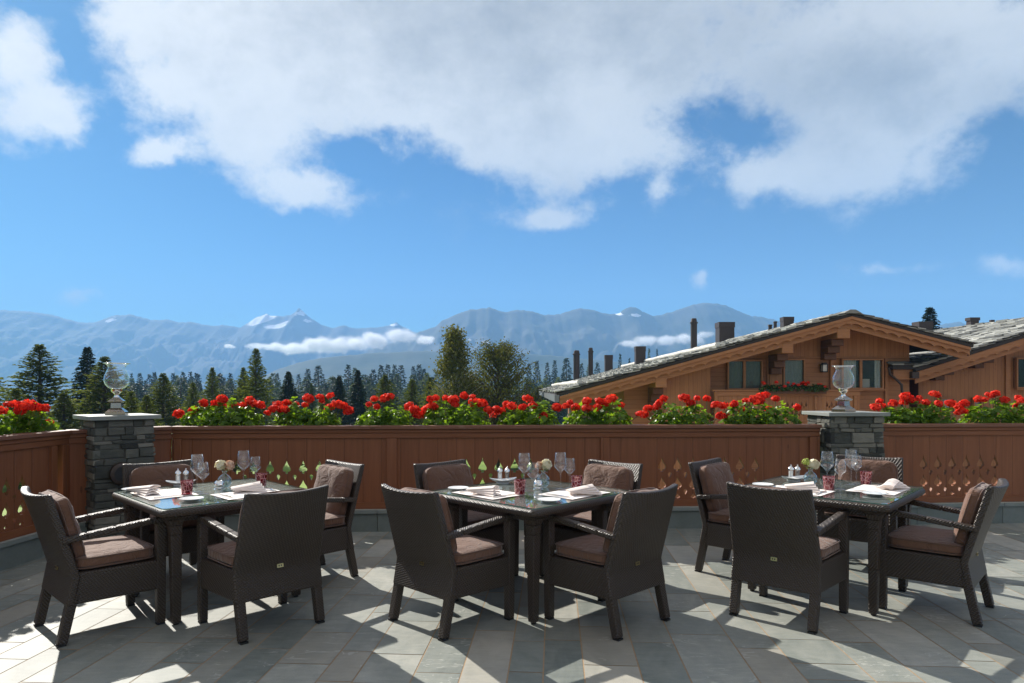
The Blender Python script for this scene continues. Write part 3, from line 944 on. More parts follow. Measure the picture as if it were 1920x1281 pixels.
def make_table(label):
    root = empty('dining_table'); tag(root, label, 'table', 'square wicker tables with glass tops')
    S = .522
    mb = MB()      # rounded woven slab
    prof = [(S - .03, TZ - .052), (S - .006, TZ - .045), (S, TZ - .03), (S, TZ - .018), (S - .006, TZ - .006), (S - .02, TZ)]
    rc = .035; ring = []
    def rr(h, z):
        pts = []
        for k, (cx, cy) in enumerate(((1, 1), (-1, 1), (-1, -1), (1, -1))):
            for i in range(5):
                a = pi / 2 * k + pi / 2 * i / 4
                pts.append((cx * (h - rc) + rc * cos(a), cy * (h - rc) + rc * sin(a), z))
        return pts
    rings = [rr(h, z) for h, z in prof]; n = len(rings[0])
    for r in rings: mb.v += r
    for i in range(len(rings) - 1):
        for k in range(n):
            k2 = (k + 1) % n; mb.face((i * n + k, i * n + k2, (i + 1) * n + k2, (i + 1) * n + k))
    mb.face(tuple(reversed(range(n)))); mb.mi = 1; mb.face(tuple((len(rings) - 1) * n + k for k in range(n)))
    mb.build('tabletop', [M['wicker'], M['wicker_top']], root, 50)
    mb = MB(); rings = [rr(S - .012, TZ + .0008), rr(S - .012, TZ + .0068)]
    mb.v += rings[0] + rings[1]; mb.face(tuple(reversed(range(n)))); mb.face(tuple(n + k for k in range(n))); mb.mi = 1
    for k in range(n):
        k2 = (k + 1) % n; mb.face((k, k2, n + k2, n + k))
    mb.build('glass_top', [M['glass_sheet'], M['glass_edge']], root)
    mb = MB()
    for k in range(4):
        R = Matrix.Rotation(k * pi / 2, 4, 'Z'); mb.box(-.36, .36, -.435, -.41, TZ - .095, TZ - .053, R)
    mb.build('apron', M['wicker'], root)
    for sx in (-1, 1):
        for sy in (-1, 1):
            mb = MB()
            st = [(.40, .050, .012), (.404, .058, .30), (.408, .066, .56), (.411, .073, .62), (.416, .098, .66), (.42, .14, TZ - .054)]
            for (c, w, z), (c2, w2, z2) in zip(st, st[1:]):
                mb.hexa([(sx * c + a * w / 2, sy * c + b * w / 2, z) for a, b in ((-1, -1), (1, -1), (1, 1), (-1, 1))] + [(sx * c2 + a * w2 / 2, sy * c2 + b * w2 / 2, z2) for a, b in ((-1, -1), (1, -1), (1, 1), (-1, 1))])
            o = mb.build('leg', M['wicker'], root, bevel=.006)
            mb = MB(); mb.lathe([(.016, 0), (.018, .012), (0, .012)], 12, (sx * .40, sy * .40, 0)); mb.build('foot', M['black'], o)
    return root


tproto = make_table('')
TL = {1: 'square dark wicker table with glass top, leftmost of the three, laid for two', 2: 'square dark wicker table with glass top in the middle of the picture, laid for two', 3: 'square dark wicker table with glass top, rightmost of the three, before the right pillar'}
for k, (c, a) in TABLES.items():
    o = tproto if k == 1 else copy_tree(tproto)
    o.location = (c.x, c.y, 0); o.rotation_euler = (0, 0, a); o['label'] = TL[k]

GZ = TZ + .0075       # surface of the glass


def on_table(px, py): return P(px, py, GZ)


# --- tableware meshes (shared)
def wine_mesh(h, r):
    mb = MB(); st = h * .45
    prof = [(0, .0), (r * .86, 0), (r * .87, .0015), (r * .3, .005), (.0042, .012), (.0036, st * .5), (.0042, st * .93), (.008, st), (r * .55, st + h * .085), (r, st + h * .17), (r * .97, st + h * .26), (r * .76, h)]
    inner = [(r * .76 - .0012, h), (r * .97 - .0014, st + h * .26), (r - .0014, st + h * .172), (r * .55 - .001, st + h * .09), (.0, st + .004)]
    mb.lathe(prof + inner, 28)
    return mb.mesh('wine_glass', M['glass'], 180)


WB, WS = wine_mesh(.262, .047), wine_mesh(.215, .040)


def tumbler_mesh():
    mb = MB(); mb.lathe([(0, 0), (.031, 0), (.034, .004), (.041, .095), (.0385, .095), (.032, .012), (0, .012)], 28)
    return mb.mesh('tumbler', M['redglass'], 40)


TUM = tumbler_mesh()


def plate_mesh(r=.075):
    mb = MB(); mb.lathe([(0, .002), (r * .55, .002), (r * .58, .0), (r * .62, .003), (r, .012), (r * .995, .0145), (r * .64, .0065), (0, .0055)], 40)
    return mb.mesh('bread_plate', M['porcelain'], 60)


PLT = plate_mesh()


def mat_mesh(w=.42, d=.31):
    mb = MB()
    def f(u, v):
        x = (u - .5) * w; y = (v - .5) * d
        return (x, y, .0012 + .0012 * mnoise.noise(Vector((x * 9, y * 9, .3))))
    mb.grid(f, 16, 12); mb.grid(lambda u, v: (lambda q: (q[0], q[1], .0))(f(u, v)), 16, 12, True)
    return mb.mesh('placemat', M['matcloth'], 180)


MAT = mat_mesh()


def napkin_parts():
    """cloth napkin folded in a wedge, its fan of edges open at one end"""
    mb = MB()
    for k in range(4):
        a = .16 - .12 * k; sh = .012 * k
        def f(u, v, top, k=k, a=a, sh=sh):
            x = (u - .5) * .19 + sh; y = (v - .5) * (.105 - .008 * k)
            z = .006 + .0095 * k + .012 * sin(pi * v) * (1 - .3 * u) + (u - .5) * a * .10
            if u > .8: z -= (u - .8) * .07 * (3 - k) / 3
            return (x, y + (u - .5) * .03 * (k - 1.5), z + (.0075 if top else 0))
        b0 = len(mb.v); mb.grid(lambda u, v: f(u, v, 1), 10, 8); b1 = len(mb.v); mb.grid(lambda u, v: f(u, v, 0), 10, 8, True); st = 11
        for i in range(10):
            mb.face((b0 + i, b1 + i, b1 + i + 1, b0 + i + 1)); q = 8 * st; mb.face((b0 + q + i, b0 + q + i + 1, b1 + q + i + 1, b1 + q + i))
        for j in range(8):
            mb.face((b0 + j * st, b0 + (j + 1) * st, b1 + (j + 1) * st, b1 + j * st)); mb.face((b0 + j * st + 10, b1 + j * st + 10, b1 + (j + 1) * st + 10, b0 + (j + 1) * st + 10))
    return mb.mesh('napkin', M['linen'], 45)


NAP = napkin_parts()


def knife_mesh():
    mb = MB(); mb.prism([(0, 0), (.11, .002), (.11, .0055), (0, .005)], -.007, .007)
    mb.hexa([(.11, -.006, .002), (.21, -.004, .001), (.215, .004, .001), (.11, .009, .002), (.11, -.006, .0045), (.21, -.004, .0025), (.215, .004, .0025), (.11, .009, .0045)])
    return mb.mesh('knife', M['silver'])


def fork_mesh():
    mb = MB(); mb.prism([(0, 0), (.12, .001), (.14, .008), (.14, .0105), (.12, .0045), (0, .0045)], -.006, .006)
    mb.hexa([(.14, -.006, .008), (.155, -.011, .0085), (.155, .011, .0085), (.14, .006, .008), (.14, -.006, .0105), (.155, -.011, .0105), (.155, .011, .0105), (.14, .006, .0105)])
    for y in (-.0095, -.0032, .0032, .0095): mb.bar((.155, y, .0095), (.195, y, .004), .0032, .0018, .002, .0015)
    return mb.mesh('fork', M['silver'])


KNI, FOR = knife_mesh(), fork_mesh()


def shaker(loc, fill, label):
    o = empty('shaker', loc); tag(o, label, 'shaker', 'salt and pepper shakers')
    mb = MB(); mb.lathe([(0, 0), (.02, 0), (.021, .004), (.0185, .03), (.019, .062), (.0175, .0625), (.0165, .03), (.0175, .006), (0, .006)], 20); mb.build('glass_body', M['glass'], o, 60)
    mb = MB(); mb.lathe([(0, .0065), (.0165, .0065), (.0155, .03), (.0163, .054), (0, .055)], 18); mb.build('fill', M[fill], o, 60)
    mb = MB(); mb.lathe([(0, .0626), (.0225, .0626), (.0235, .068), (.021, .076), (.014, .086), (.006, .091), (.0045, .094), (.0065, .099), (.004, .104), (0, .105)], 20); mb.build('silver_cap', M['silver'], o, 60)


def dish(loc, rz, label):
    mb = MB()
    def f(u, v, top):
        a = 2 * pi * u; r = v
        x = cos(a) * .105 * r; y = sin(a) * .058 * r * (1 + .15 * cos(a))
        z = .004 + .022 * r ** 3 + .008 * r ** 3 * cos(2 * a)
        return (x, y, z + (.003 if top else 0))
    mb.grid(lambda u, v: f(u, v, 1), 36, 8); mb.grid(lambda u, v: f(u, v, 0), 36, 8, True)
    mb.lathe([(0, 0), (.05, 0), (.05, .004), (0, .004)], 24)
    o = mb.build('condiment_dish', M['porcelain'], None, 60); o.location = loc; o.rotation_euler = (0, 0, rz)
    tag(o, label, 'dish', 'white condiment dishes')


def petal_ball(r, n, size, seed, open_=1.0, flat=.75):
    rr = random.Random(seed); mb = MB()
    for i in range(n):
        th = math.acos(1 - 1.75 * (i + .5) / n); ph = i * 2.399963 + rr.uniform(-.2, .2)
        d = Vector((sin(th) * cos(ph), sin(th) * sin(ph), cos(th) * flat))
        c = d * r * rr.uniform(.55, 1.12)
        nrm = (d + Vector((rr.uniform(-.4, .4), rr.uniform(-.4, .4), rr.uniform(-.1, .5))) * open_).normalized()
        a = nrm.orthogonal().normalized(); b = nrm.cross(a); k = rr.uniform(0, 2 * pi)
        a, b = a * cos(k) + b * sin(k), b * cos(k) - a * sin(k)
        s_ = size * rr.uniform(.75, 1.2); mb.ti = rr.random()
        mb.poly([c + a * s_ + nrm * s_ * .3, c + (a + b) * s_ * .62 + nrm * s_ * .12, c + b * s_ * .9 + nrm * s_ * .25, c + (b - a) * s_ * .62, c - a * s_ * .8 + nrm * s_ * .1, c - (a + b) * s_ * .55, c - b * s_ * .8 + nrm * s_ * .2, c + (a - b) * s_ * .6])
    return mb


def vase(loc, rz, k, label):
    o = empty('flower_vase', loc, rz); tag(o, label, 'vase', 'vases with roses')
    mb = MB(); prof = [(0, .0), (.024, 0), (.03, .003), (.044, .018), (.051, .042), (.046, .066), (.03, .084), (.017, .094), (.0145, .106), (.02, .116)]
    mb.lathe(prof + [(r - .0022, z + .002) for r, z in prof[:0:-1]] + [(0, .004)], 28); mb.build('glass_bowl', M['vaseglass'], o, 180)
    mb = MB(); mb.lathe([(0, .006), (.028, .006), (.0415, .02), (.048, .042), (.043, .064), (0, .065)], 24); mb.build('water', M['water'], o, 60)
    heads = {1: [('rose', (-.028, 0, .162), .032), ('pinkrose', (.032, .01, .165), .026), ('pinkrose', (.05, -.01, .15), .02)],
             2: [('rose', (.022, 0, .165), .036), ('pinkrose', (-.03, .0, .155), .026)],
             3: [('lime', (-.032, 0, .165), .03), ('rose', (.022, -.01, .15), .036)]}[k]
    lf = MB(); rr = random.Random(k)
    for kind, p, r in heads:
        hb = petal_ball(r, 46 if kind != 'lime' else 90, r * (.62 if kind != 'lime' else .22), k * 7 + int(r * 1000), .35 if kind == 'rose' else .7, .95)
        h = hb.build('rose_head' if kind != 'lime' else 'green_bloom', M[kind], o, 180); h.location = p
        sm = MB(); sm.tube([(rr.uniform(-.02, .02), rr.uniform(-.02, .02), .015), (p[0] * .15, p[1] * .15, .1), (p[0], p[1], p[2] - r * .5)], .0022, 6); sm.build('stem', M['stem'], o)
        for q in range(4):
            a = rr.uniform(0, 6.28); c = Vector((p[0] * .6, p[1] * .6, .115 + rr.uniform(0, .02))); d = Vector((cos(a), sin(a), rr.uniform(-.2, .5))); sd = d.cross(Vector((0, 0, 1))).normalized()
            lf.ti = rr.random(); lf.poly([c, c + d * .014 + sd * .009, c + d * .034, c + d * .014 - sd * .009])
    lf.build('leaves', M['gleaf'], o)


def votive(loc, label):
    o = empty('silver_votive', loc); tag(o, label, 'candle holder', 'silver ball candle holders')
    mb = MB(); mb.lathe([(0, 0), (.036, 0), (.037, .004), (.022, .009), (.03, .016), (.036, .035), (.03, .054), (.02, .062), (.018, .061), (0, .05)], 28); mb.build('silver_bowl', M['silver'], o, 60)
    mb = MB(); mb.lathe([(0, .0505), (.015, .052), (.015, .058), (0, .059)], 16); mb.build('candle', M['candle'], o)


def put(name, me, px, py, rz, label, cat, group, dz=0.0):
    p = on_table(px, py)
    o = link(name, me, None, (p.x, p.y, GZ + .0004 + dz), rz)
    return tag(o, label, cat, group)


WHERE = {1: 'left', 2: 'middle', 3: 'right'}
ITEMS = {
    1: dict(napA=(275, 927), napB=(471, 922), plA=(250, 919.6), plB=(359, 938), tumA=(350.4, 928), tumB=(490, 912.3), wA=(369.6, 923), sA=(380.6, 926.5), wB=(456.7, 912.3), sB=(479, 911),
            salt=(333.8, 907), pep=(348.8, 906.5), dish=(339, 909.5), vase=(421, 914), ball=(410.8, 917.5)),
    2: dict(napA=(913, 928.5), napB=(1097, 927.5), plA=(859.4, 917.8), plB=(1029.6, 940), tumA=(974.8, 927), tumB=(1081, 917.3), wA=(983, 919.6), sA=(1000, 927.5), wB=(1051, 917.3), sB=(1068.4, 915.5),
            salt=(937.4, 902), pep=(950.8, 902), dish=(943, 904.8), vase=(1018.4, 913), ball=(1009, 917.5)),
    3: dict(napA=(1508.7, 921), napB=(1675, 917), plA=(1430.5, 911), plB=(1639.4, 928), tumA=(1554, 919), tumB=(1623.6, 908), wA=(1551, 914), sA=(1575.6, 918), wB=(1595.8, 909), sB=(1605.7, 907),
            salt=(1483, 898), pep=(1495.4, 898), dish=(1488, 901), vase=(1519.6, 908), ball=None)}
for k, (c, a) in TABLES.items():
    it = ITEMS[k]; w = WHERE[k]
    R = Matrix.Rotation(a, 2)
    loc = lambda x, y: c + R @ Vector((x, y))
    for sd, (lx, ly), r0 in (('A', (-.30, .115), pi / 2), ('B', (.115, -.30), 0.0)):
        side = 'left' if sd == 'A' else 'right'
        q = loc(lx, ly)
        o = link('placemat', MAT, None, (q.x, q.y, GZ + .0003), a + r0 + rnd.uniform(-.03, .03)); tag(o, 'white cloth placemat on the %s side of the %s table' % (side, w), 'placemat', 'white placemats')
        put('napkin', NAP, *it['nap' + sd], a + r0 + (.25 if sd == 'A' else 2.75) + rnd.uniform(-.2, .2), 'folded cream napkin on the %s placemat of the %s table' % (side, w), 'napkin', 'folded napkins', .003)
        put('tumbler', TUM, *it['tum' + sd], rnd.uniform(0, 6), 'red cut-glass tumbler on the %s side of the %s table' % (side, w), 'tumbler', 'red tumblers', .003 if sd == 'A' else 0)
        put('wine_glass', WB, *it['w' + sd], 0, 'tall empty wine glass, taller of the %s pair on the %s table' % (side, w), 'wine glass', 'wine glasses')
        put('wine_glass', WS, *it['s' + sd], 0, 'small empty wine glass, shorter of the %s pair on the %s table' % (side, w), 'wine glass', 'wine glasses')
        pos = {'A': 'left corner', 'B': 'front corner'}[sd]
        put('bread_plate', PLT, *it['pl' + sd], 0, 'small round white bread plate at the %s of the %s table' % (pos, w), 'plate', 'bread plates')
        # cutlery beside the napkin
        for nm, me, off in (('knife', KNI, -.165), ('fork', FOR, .165)):
            d = Vector((off, -.10)) if sd == 'B' else Vector((-.10, -off))
            q = loc(lx, ly) + R @ (d if sd == 'B' else Vector((-.12, off)))
            o = link(nm, me, None, (q.x, q.y, GZ + .0032), a + (pi / 2 if sd == 'B' else 0))
            tag(o, 'silver %s lying on the %s placemat of the %s table' % (nm, side, w), nm, 'silver cutlery')
    p = on_table(*it['dish']); dish((p.x, p.y, GZ + .0004), a - .6, 'white leaf-shaped dish under the shakers on the %s table' % w)
    p1 = on_table(*it['salt']); p2 = on_table(*it['pep'])
    shaker((p1.x, p1.y, GZ + .0085), 'salt', 'glass salt shaker with silver cap on the dish of the %s table' % w)
    shaker((p2.x, p2.y, GZ + .0085), 'pepper', 'glass pepper shaker with silver cap on the dish of the %s table' % w)
    p = on_table(*it['vase'])
    vase((p.x, p.y, GZ + .0004), 0, k, {1: 'round glass vase with cream and pink roses on the left table', 2: 'round glass vase with a large cream rose on the middle table', 3: 'round glass vase with lime bloom and white rose on the right table'}[k])
    if it['ball']:
        p = on_table(*it['ball']); votive((p.x, p.y, GZ + .0004), 'small silver ball candle holder before the vase on the %s table' % w)

# ------------------------------------------------------------------ geraniums
def leaf_clump(mb, c, rx, ry, rz, n, rr, size=.034, base=0.0, ax=0.0):
    ca, sa = cos(ax), sin(ax)
    for i in range(n):
        th = math.acos(rr.uniform(-.15, 1)); ph = rr.uniform(0, 2 * pi); k = rr.uniform(.45, 1.0) ** .6
        d = Vector((sin(th) * cos(ph), sin(th) * sin(ph), cos(th)))
        lump = 1 + .28 * mnoise.noise(Vector((d.x * rx * 9 + c[0] * 3, d.y * 3, d.z * 2)))
        lx, ly, lz = d.x * rx * k, d.y * ry * k, d.z * rz * k * lump
        q = Vector((c[0] + lx * ca - ly * sa, c[1] + lx * sa + ly * ca, c[2] + base + max(lz, -.03)))
        nrm = (d * .7 + Vector((rr.uniform(-.6, .6), rr.uniform(-.6, .6), rr.uniform(.0, .9)))).normalized()
        a = nrm.orthogonal().normalized(); b = nrm.cross(a); t0 = rr.uniform(0, 6.28)
        s_ = size * rr.uniform(.65, 1.25); mb.ti = rr.random() ** 1.3
        pts = []
        for j in range(9):
            t = t0 + 2 * pi * j / 9 * .94; r_ = s_ * (1.0 if j % 2 else .86)
            pts.append(q + (a * cos(t) + b * sin(t)) * r_ + nrm * s_ * (.28 + .12 * (j % 2)))
        ctr = len(mb.v); mb.v.append(tuple(q)); b0 = len(mb.v); mb.v += [tuple(p) for p in pts]
        for j in range(8): mb.face((ctr, b0 + j, b0 + j + 1))


HEADS = [petal_ball((.046, .052, .04, .048)[i], (95, 110, 70, 60)[i], .0165, 100 + i, 1.1, (.8, .62, .9, .75)[i]).mesh('flower_head', M['petal'], 180) for i in range(4)]
Z5 = [(40, 690), (5, 660), (155, 655), (185, 625), (245, 620), (275, 608), (200, 668), (380, 665), (410, 685), (430, 712), (500, 625), (530, 620), (490, 670), (515, 665), (475, 690), (590, 620), (630, 630), (640, 655), (690, 605), (738, 613), (745, 645), (788, 648), (825, 685), (852, 715), (870, 680), (890, 692), (928, 655), (958, 665), (1020, 670), (1048, 623), (1080, 660), (1135, 720)]
Z6 = [(265, 825), (300, 860), (170, 860), (235, 850), (385, 815), (390, 865), (475, 815), (520, 825), (470, 860), (560, 797), (635, 843), (765, 905), (800, 910), (825, 865), (905, 830), (940, 795), (890, 855), (1085, 790), (1135, 830), (1180, 795), (1250, 795), (1315, 840), (1370, 850), (1445, 835), (1530, 810), (1580, 800), (1630, 790), (1665, 775), (1620, 815), (1510, 885), (1690, 875), (1745, 797), (1345, 920), (1375, 920), (1900, 860)]
Z4 = [(45, 655), (90, 655), (115, 690), (130, 665), (165, 660), (205, 670), (255, 675), (315, 730), (265, 765), (5, 690), (1005, 707), (1085, 687), (1145, 648), (1215, 650), (1250, 625), (1243, 660), (1325, 662), (1370, 658), (1405, 633), (1430, 650), (1465, 658), (1505, 703), (1535, 680), (1560, 660), (1615, 645), (1595, 685), (1665, 655), (1715, 658), (1735, 622), (1800, 612), (1810, 635), (1855, 608), (1855, 672), (1900, 655)]
Z7 = [(880, 815), (850, 860), (900, 850), (980, 830), (1060, 780), (1090, 800), (1060, 820), (1165, 795), (1150, 815), (1215, 825), (1280, 765), (1305, 832), (1390, 832), (1450, 850), (1490, 830), (1480, 885), (1450, 895), (1590, 800), (1625, 805), (1660, 765), (1715, 760), (1690, 775), (1780, 805), (1880, 790), (1900, 810), (1870, 850)]
HP = [(640 + x / 3, 540 + y / 3) for x, y in Z5] + [(1000 + x / 3.84, 540 + y / 3.84) for x, y in Z6] + [(x / 3, 540 + y / 3) for x, y in Z4] + [(1420 + x / 3.84, 540 + y / 3.84) for x, y in Z7]


def line_pt(px, start, ang, off):
    s = Vector((start[0] - sin(ang) * off, start[1] + cos(ang) * off))
    k = s_on(px, s, ang)
    return Vector((s.x + cos(ang) * k, s.y + sin(ang) * k))


PLANTS = [('L', -95, 8, 'geranium with red heads at the very left edge, cut by the frame'), ('L', 8, 92, 'red geranium on the left parapet, just left of the left stone pillar'),
          ('M', 340, 497, 'red geranium first right of the left stone pillar on the long parapet'), ('M', 507, 645, 'red geranium, second from the left on the long parapet, a few dropping heads'),
          ('M', 664, 778, 'rounded leafy geranium with few red heads above the left side of the middle table'), ('M', 783, 928, 'tall red geranium on the parapet in front of the birch tree'),
          ('M', 930, 1050, 'low red geranium in the centre, left of the chalet roof eave'), ('M', 1046, 1192, 'red geranium below the chalet eave and left end of its roof'),
          ('M', 1212, 1342, 'compact red geranium below the chalet wall, left of its balcony'), ('M', 1350, 1500, 'red geranium in front of the chalet balcony, left of the right pillar'),
          ('R', 1650, 1790, 'red geranium just right of the right stone pillar'), ('R', 1797, 1945, 'red geranium at the far right edge of the picture')]


def build_plants():
    rr = random.Random(77)
    hn = 0
    for w, a, b, lab in PLANTS:
        if w == 'M': start, ang = MAIN0, MAIN_ANG
        elif w == 'R': start, ang = RIGHT0, RIGHT_ANG
        else:
            start = TW - Vector((cos(LW_ANG), sin(LW_ANG))) * 4.6; ang = LW_ANG
        pa, pb = line_pt(a, start, ang, .22), line_pt(b, start, ang, .22)
        mid = (pa + pb) / 2; half = (pb - pa).length / 2
        root = empty('geranium', (mid.x, mid.y, 1.02)); tag(root, lab, 'geranium', 'red geraniums along the parapet')
        d = (pb - pa).normalized(); ax = atan2(d.y, d.x)
        fol = MB(); n_l = max(2, int(round(half / .17)))
        for i in range(n_l):
            u = -1 + 2 * (i + .5) / n_l
            cc = d * u * (half - .1)
            leaf_clump(fol, (cc.x, cc.y, 0), .21, .17, rr.uniform(.23, .34) * (1 - .2 * u * u), 165, rr, .034, .02, ax)
        leaf_clump(fol, (0, 0, 0), half, .16, .17, int(half * 260), rr, .036, 0, ax)
        fol.build('foliage', M['gleaf'], root)
        mine = []
        for px, py in HP:
            c0, c1 = (a - 14, b + 12)
            if c0 <= px < c1 and not any(abs(px - q[0]) < .01 and abs(py - q[1]) < .01 for q in used):
                used.append((px, py)); mine.append((px, py))
        if w == 'L' and a < -50: mine += [(-20, 768), (-50, 760), (-75, 772)]
        if w == 'R' and b > 1930: mine += [(1935, 750), (1950, 765)]
        for px, py in mine:
            g = line_pt(px, start, ang, .20 + rr.uniform(-.10, .12))
            p = Q(px, py, g.y)
            l = Vector((p.x - mid.x, p.y - mid.y, p.z - 1.02))
            h = link('flower_head', HEADS[hn % 4], root, l, rr.uniform(0, 6)); hn += 1
            h.rotation_euler = (rr.uniform(-.35, .35), rr.uniform(-.35, .35), rr.uniform(0, 6)); s_ = rr.uniform(.72, 1.15); h.scale = (s_, s_, s_ * rr.uniform(.85, 1.1))
            bx = max(-half + .06, min(half - .06, l.x * d.x + l.y * d.y)) * .88
            q = d * bx
            st = MB(); st.tube([(q.x, q.y, .05), ((q.x + l.x) / 2, (q.y + l.y) / 2, l.z * .6), (l.x, l.y, l.z - .01)], .0035, 5)
            st.build('stem', M['stem'], root)


used = []
build_plants()

# ------------------------------------------------------------------ chalet
def slates(mb, x0, z0, x1, z1, y0, y1, skew, rr, w=.5, l=.55, th=.035, lift=.0):
    """courses of irregular slates on the plane from eave (x0,z0) to ridge (x1,z1), along y"""
    L = hypot(x1 - x0, z1 - z0); ux, uz = (x1 - x0) / L, (z1 - z0) / L; nx, nz = -uz, ux
    if nz < 0: nx, nz = -nx, -nz
    exp_ = l * .52; s = -.04
    while s < L - .02:
        y = y0 - rr.random() * .3
        s2 = min(s + l, L + .05)
        while y < y1:
            ww = rr.uniform(.6, 1.45) * w; a = s + rr.uniform(-.07, .05); t0 = th * rr.uniform(.7, 1.8); r0 = rr.uniform(.0, .02)
            e0 = max(y, y0) + .008; e1 = min(y + ww, y1) - .008
            if e1 - e0 > .08:
                mb.ti = min(1, max(0, rr.gauss(.5, .24)))
                def pt(q, yy, h): return (x0 + ux * q + nx * h + skew * (yy - y0), yy, z0 + uz * q + nz * h)
                h0 = lift + .012 + th * .9 + r0; h1 = lift + .012
                jj = rr.uniform(-.04, .04)
                p = [pt(a, e0, h0), pt(a + jj, e1, h0), pt(s2, e1, h1), pt(s2, e0, h1), pt(a, e0, h0 + t0), pt(a + jj, e1, h0 + t0), pt(s2, e1, h1 + t0 * .7), pt(s2, e0, h1 + t0 * .7)]
                if ux * 1 < 0: p = [p[1], p[0], p[3], p[2], p[5], p[4], p[7], p[6]]
                mb.hexa(p)
            y += ww
        s += exp_


def roof_deck(mb, x0, z0, x1, z1, y0, y1, skew, th=.10):
    L = hypot(x1 - x0, z1 - z0); nx, nz = -(z1 - z0) / L, (x1 - x0) / L
    if nz < 0: nx, nz = -nx, -nz
    f = lambda x, z, y, h: (x + nx * h + skew * (y - y0), y, z + nz * h)
    mb.hexa([f(x0, z0, y0, -th), f(x1, z1, y0, -th), f(x1, z1, y1, -th), f(x0, z0, y1, -th), f(x0, z0, y0, 0), f(x1, z1, y0, 0), f(x1, z1, y1, 0), f(x0, z0, y1, 0)])


def scallop_board(a, b, drop0, drop1, pitch, depth):
    """board hanging below the line a-b (x,z): straight top at drop0, scalloped lower edge near drop1; returns polygon"""
    ax, az = a; bx, bz = b; n = max(1, int(round(abs(bx - ax) / pitch))); top = [(ax, az - drop0), (bx, bz - drop0)]
    low = []
    for i in range(n):
        for k in range(9):
            u = (i + k / 8) / n; c = abs(sin(pi * k / 8)) ** .55
            low.append((bx + (ax - bx) * u, bz + (az - bz) * u - drop1 + depth * (c if k not in (0, 8) else 0)))
    return top + low


def window(root, x0, x1, z0, z1, y, mull=(), inside='curtain', fr=.06, skip_curtain=None):
    f = MB()
    f.box(x0 - fr, x1 + fr, y - .05, y + .10, z0 - fr, z0); f.box(x0 - fr, x1 + fr, y - .05, y + .10, z1, z1 + fr)
    f.box(x0 - fr, x0, y - .05, y + .10, z0, z1); f.box(x1, x1 + fr, y - .05, y + .10, z0, z1)
    for m_ in mull: f.box(m_ - fr * .8, m_ + fr * .8, y - .03, y + .07, z0, z1)
    o = f.build('window', M['ch_b'], root, bevel=.01)
    p = MB(); p.box(x0 + .002, x1 - .002, y + .028, y + .036, z0 + .002, z1 - .002); p.build('pane', M['pane'], o)
    s = MB(); s.box(x0 - fr - .04, x1 + fr + .04, y - .11, y - .052, z0 - fr - .05, z0 - fr - .003); s.build('sill', M['ch_b'], o, bevel=.01)
    return o


def curtain(root, x0, x1, z0, z1, y):
    mb = MB(); n = max(8, int((x1 - x0) / .025))
    mb.grid(lambda u, v: (x0 + (x1 - x0) * u, y + .02 * sin(u * (x1 - x0) * 48) + .01 * sin(u * 37), z0 + (z1 - z0) * v), n, 2)
    mb.build('curtain', M['curtain'], root, 180)


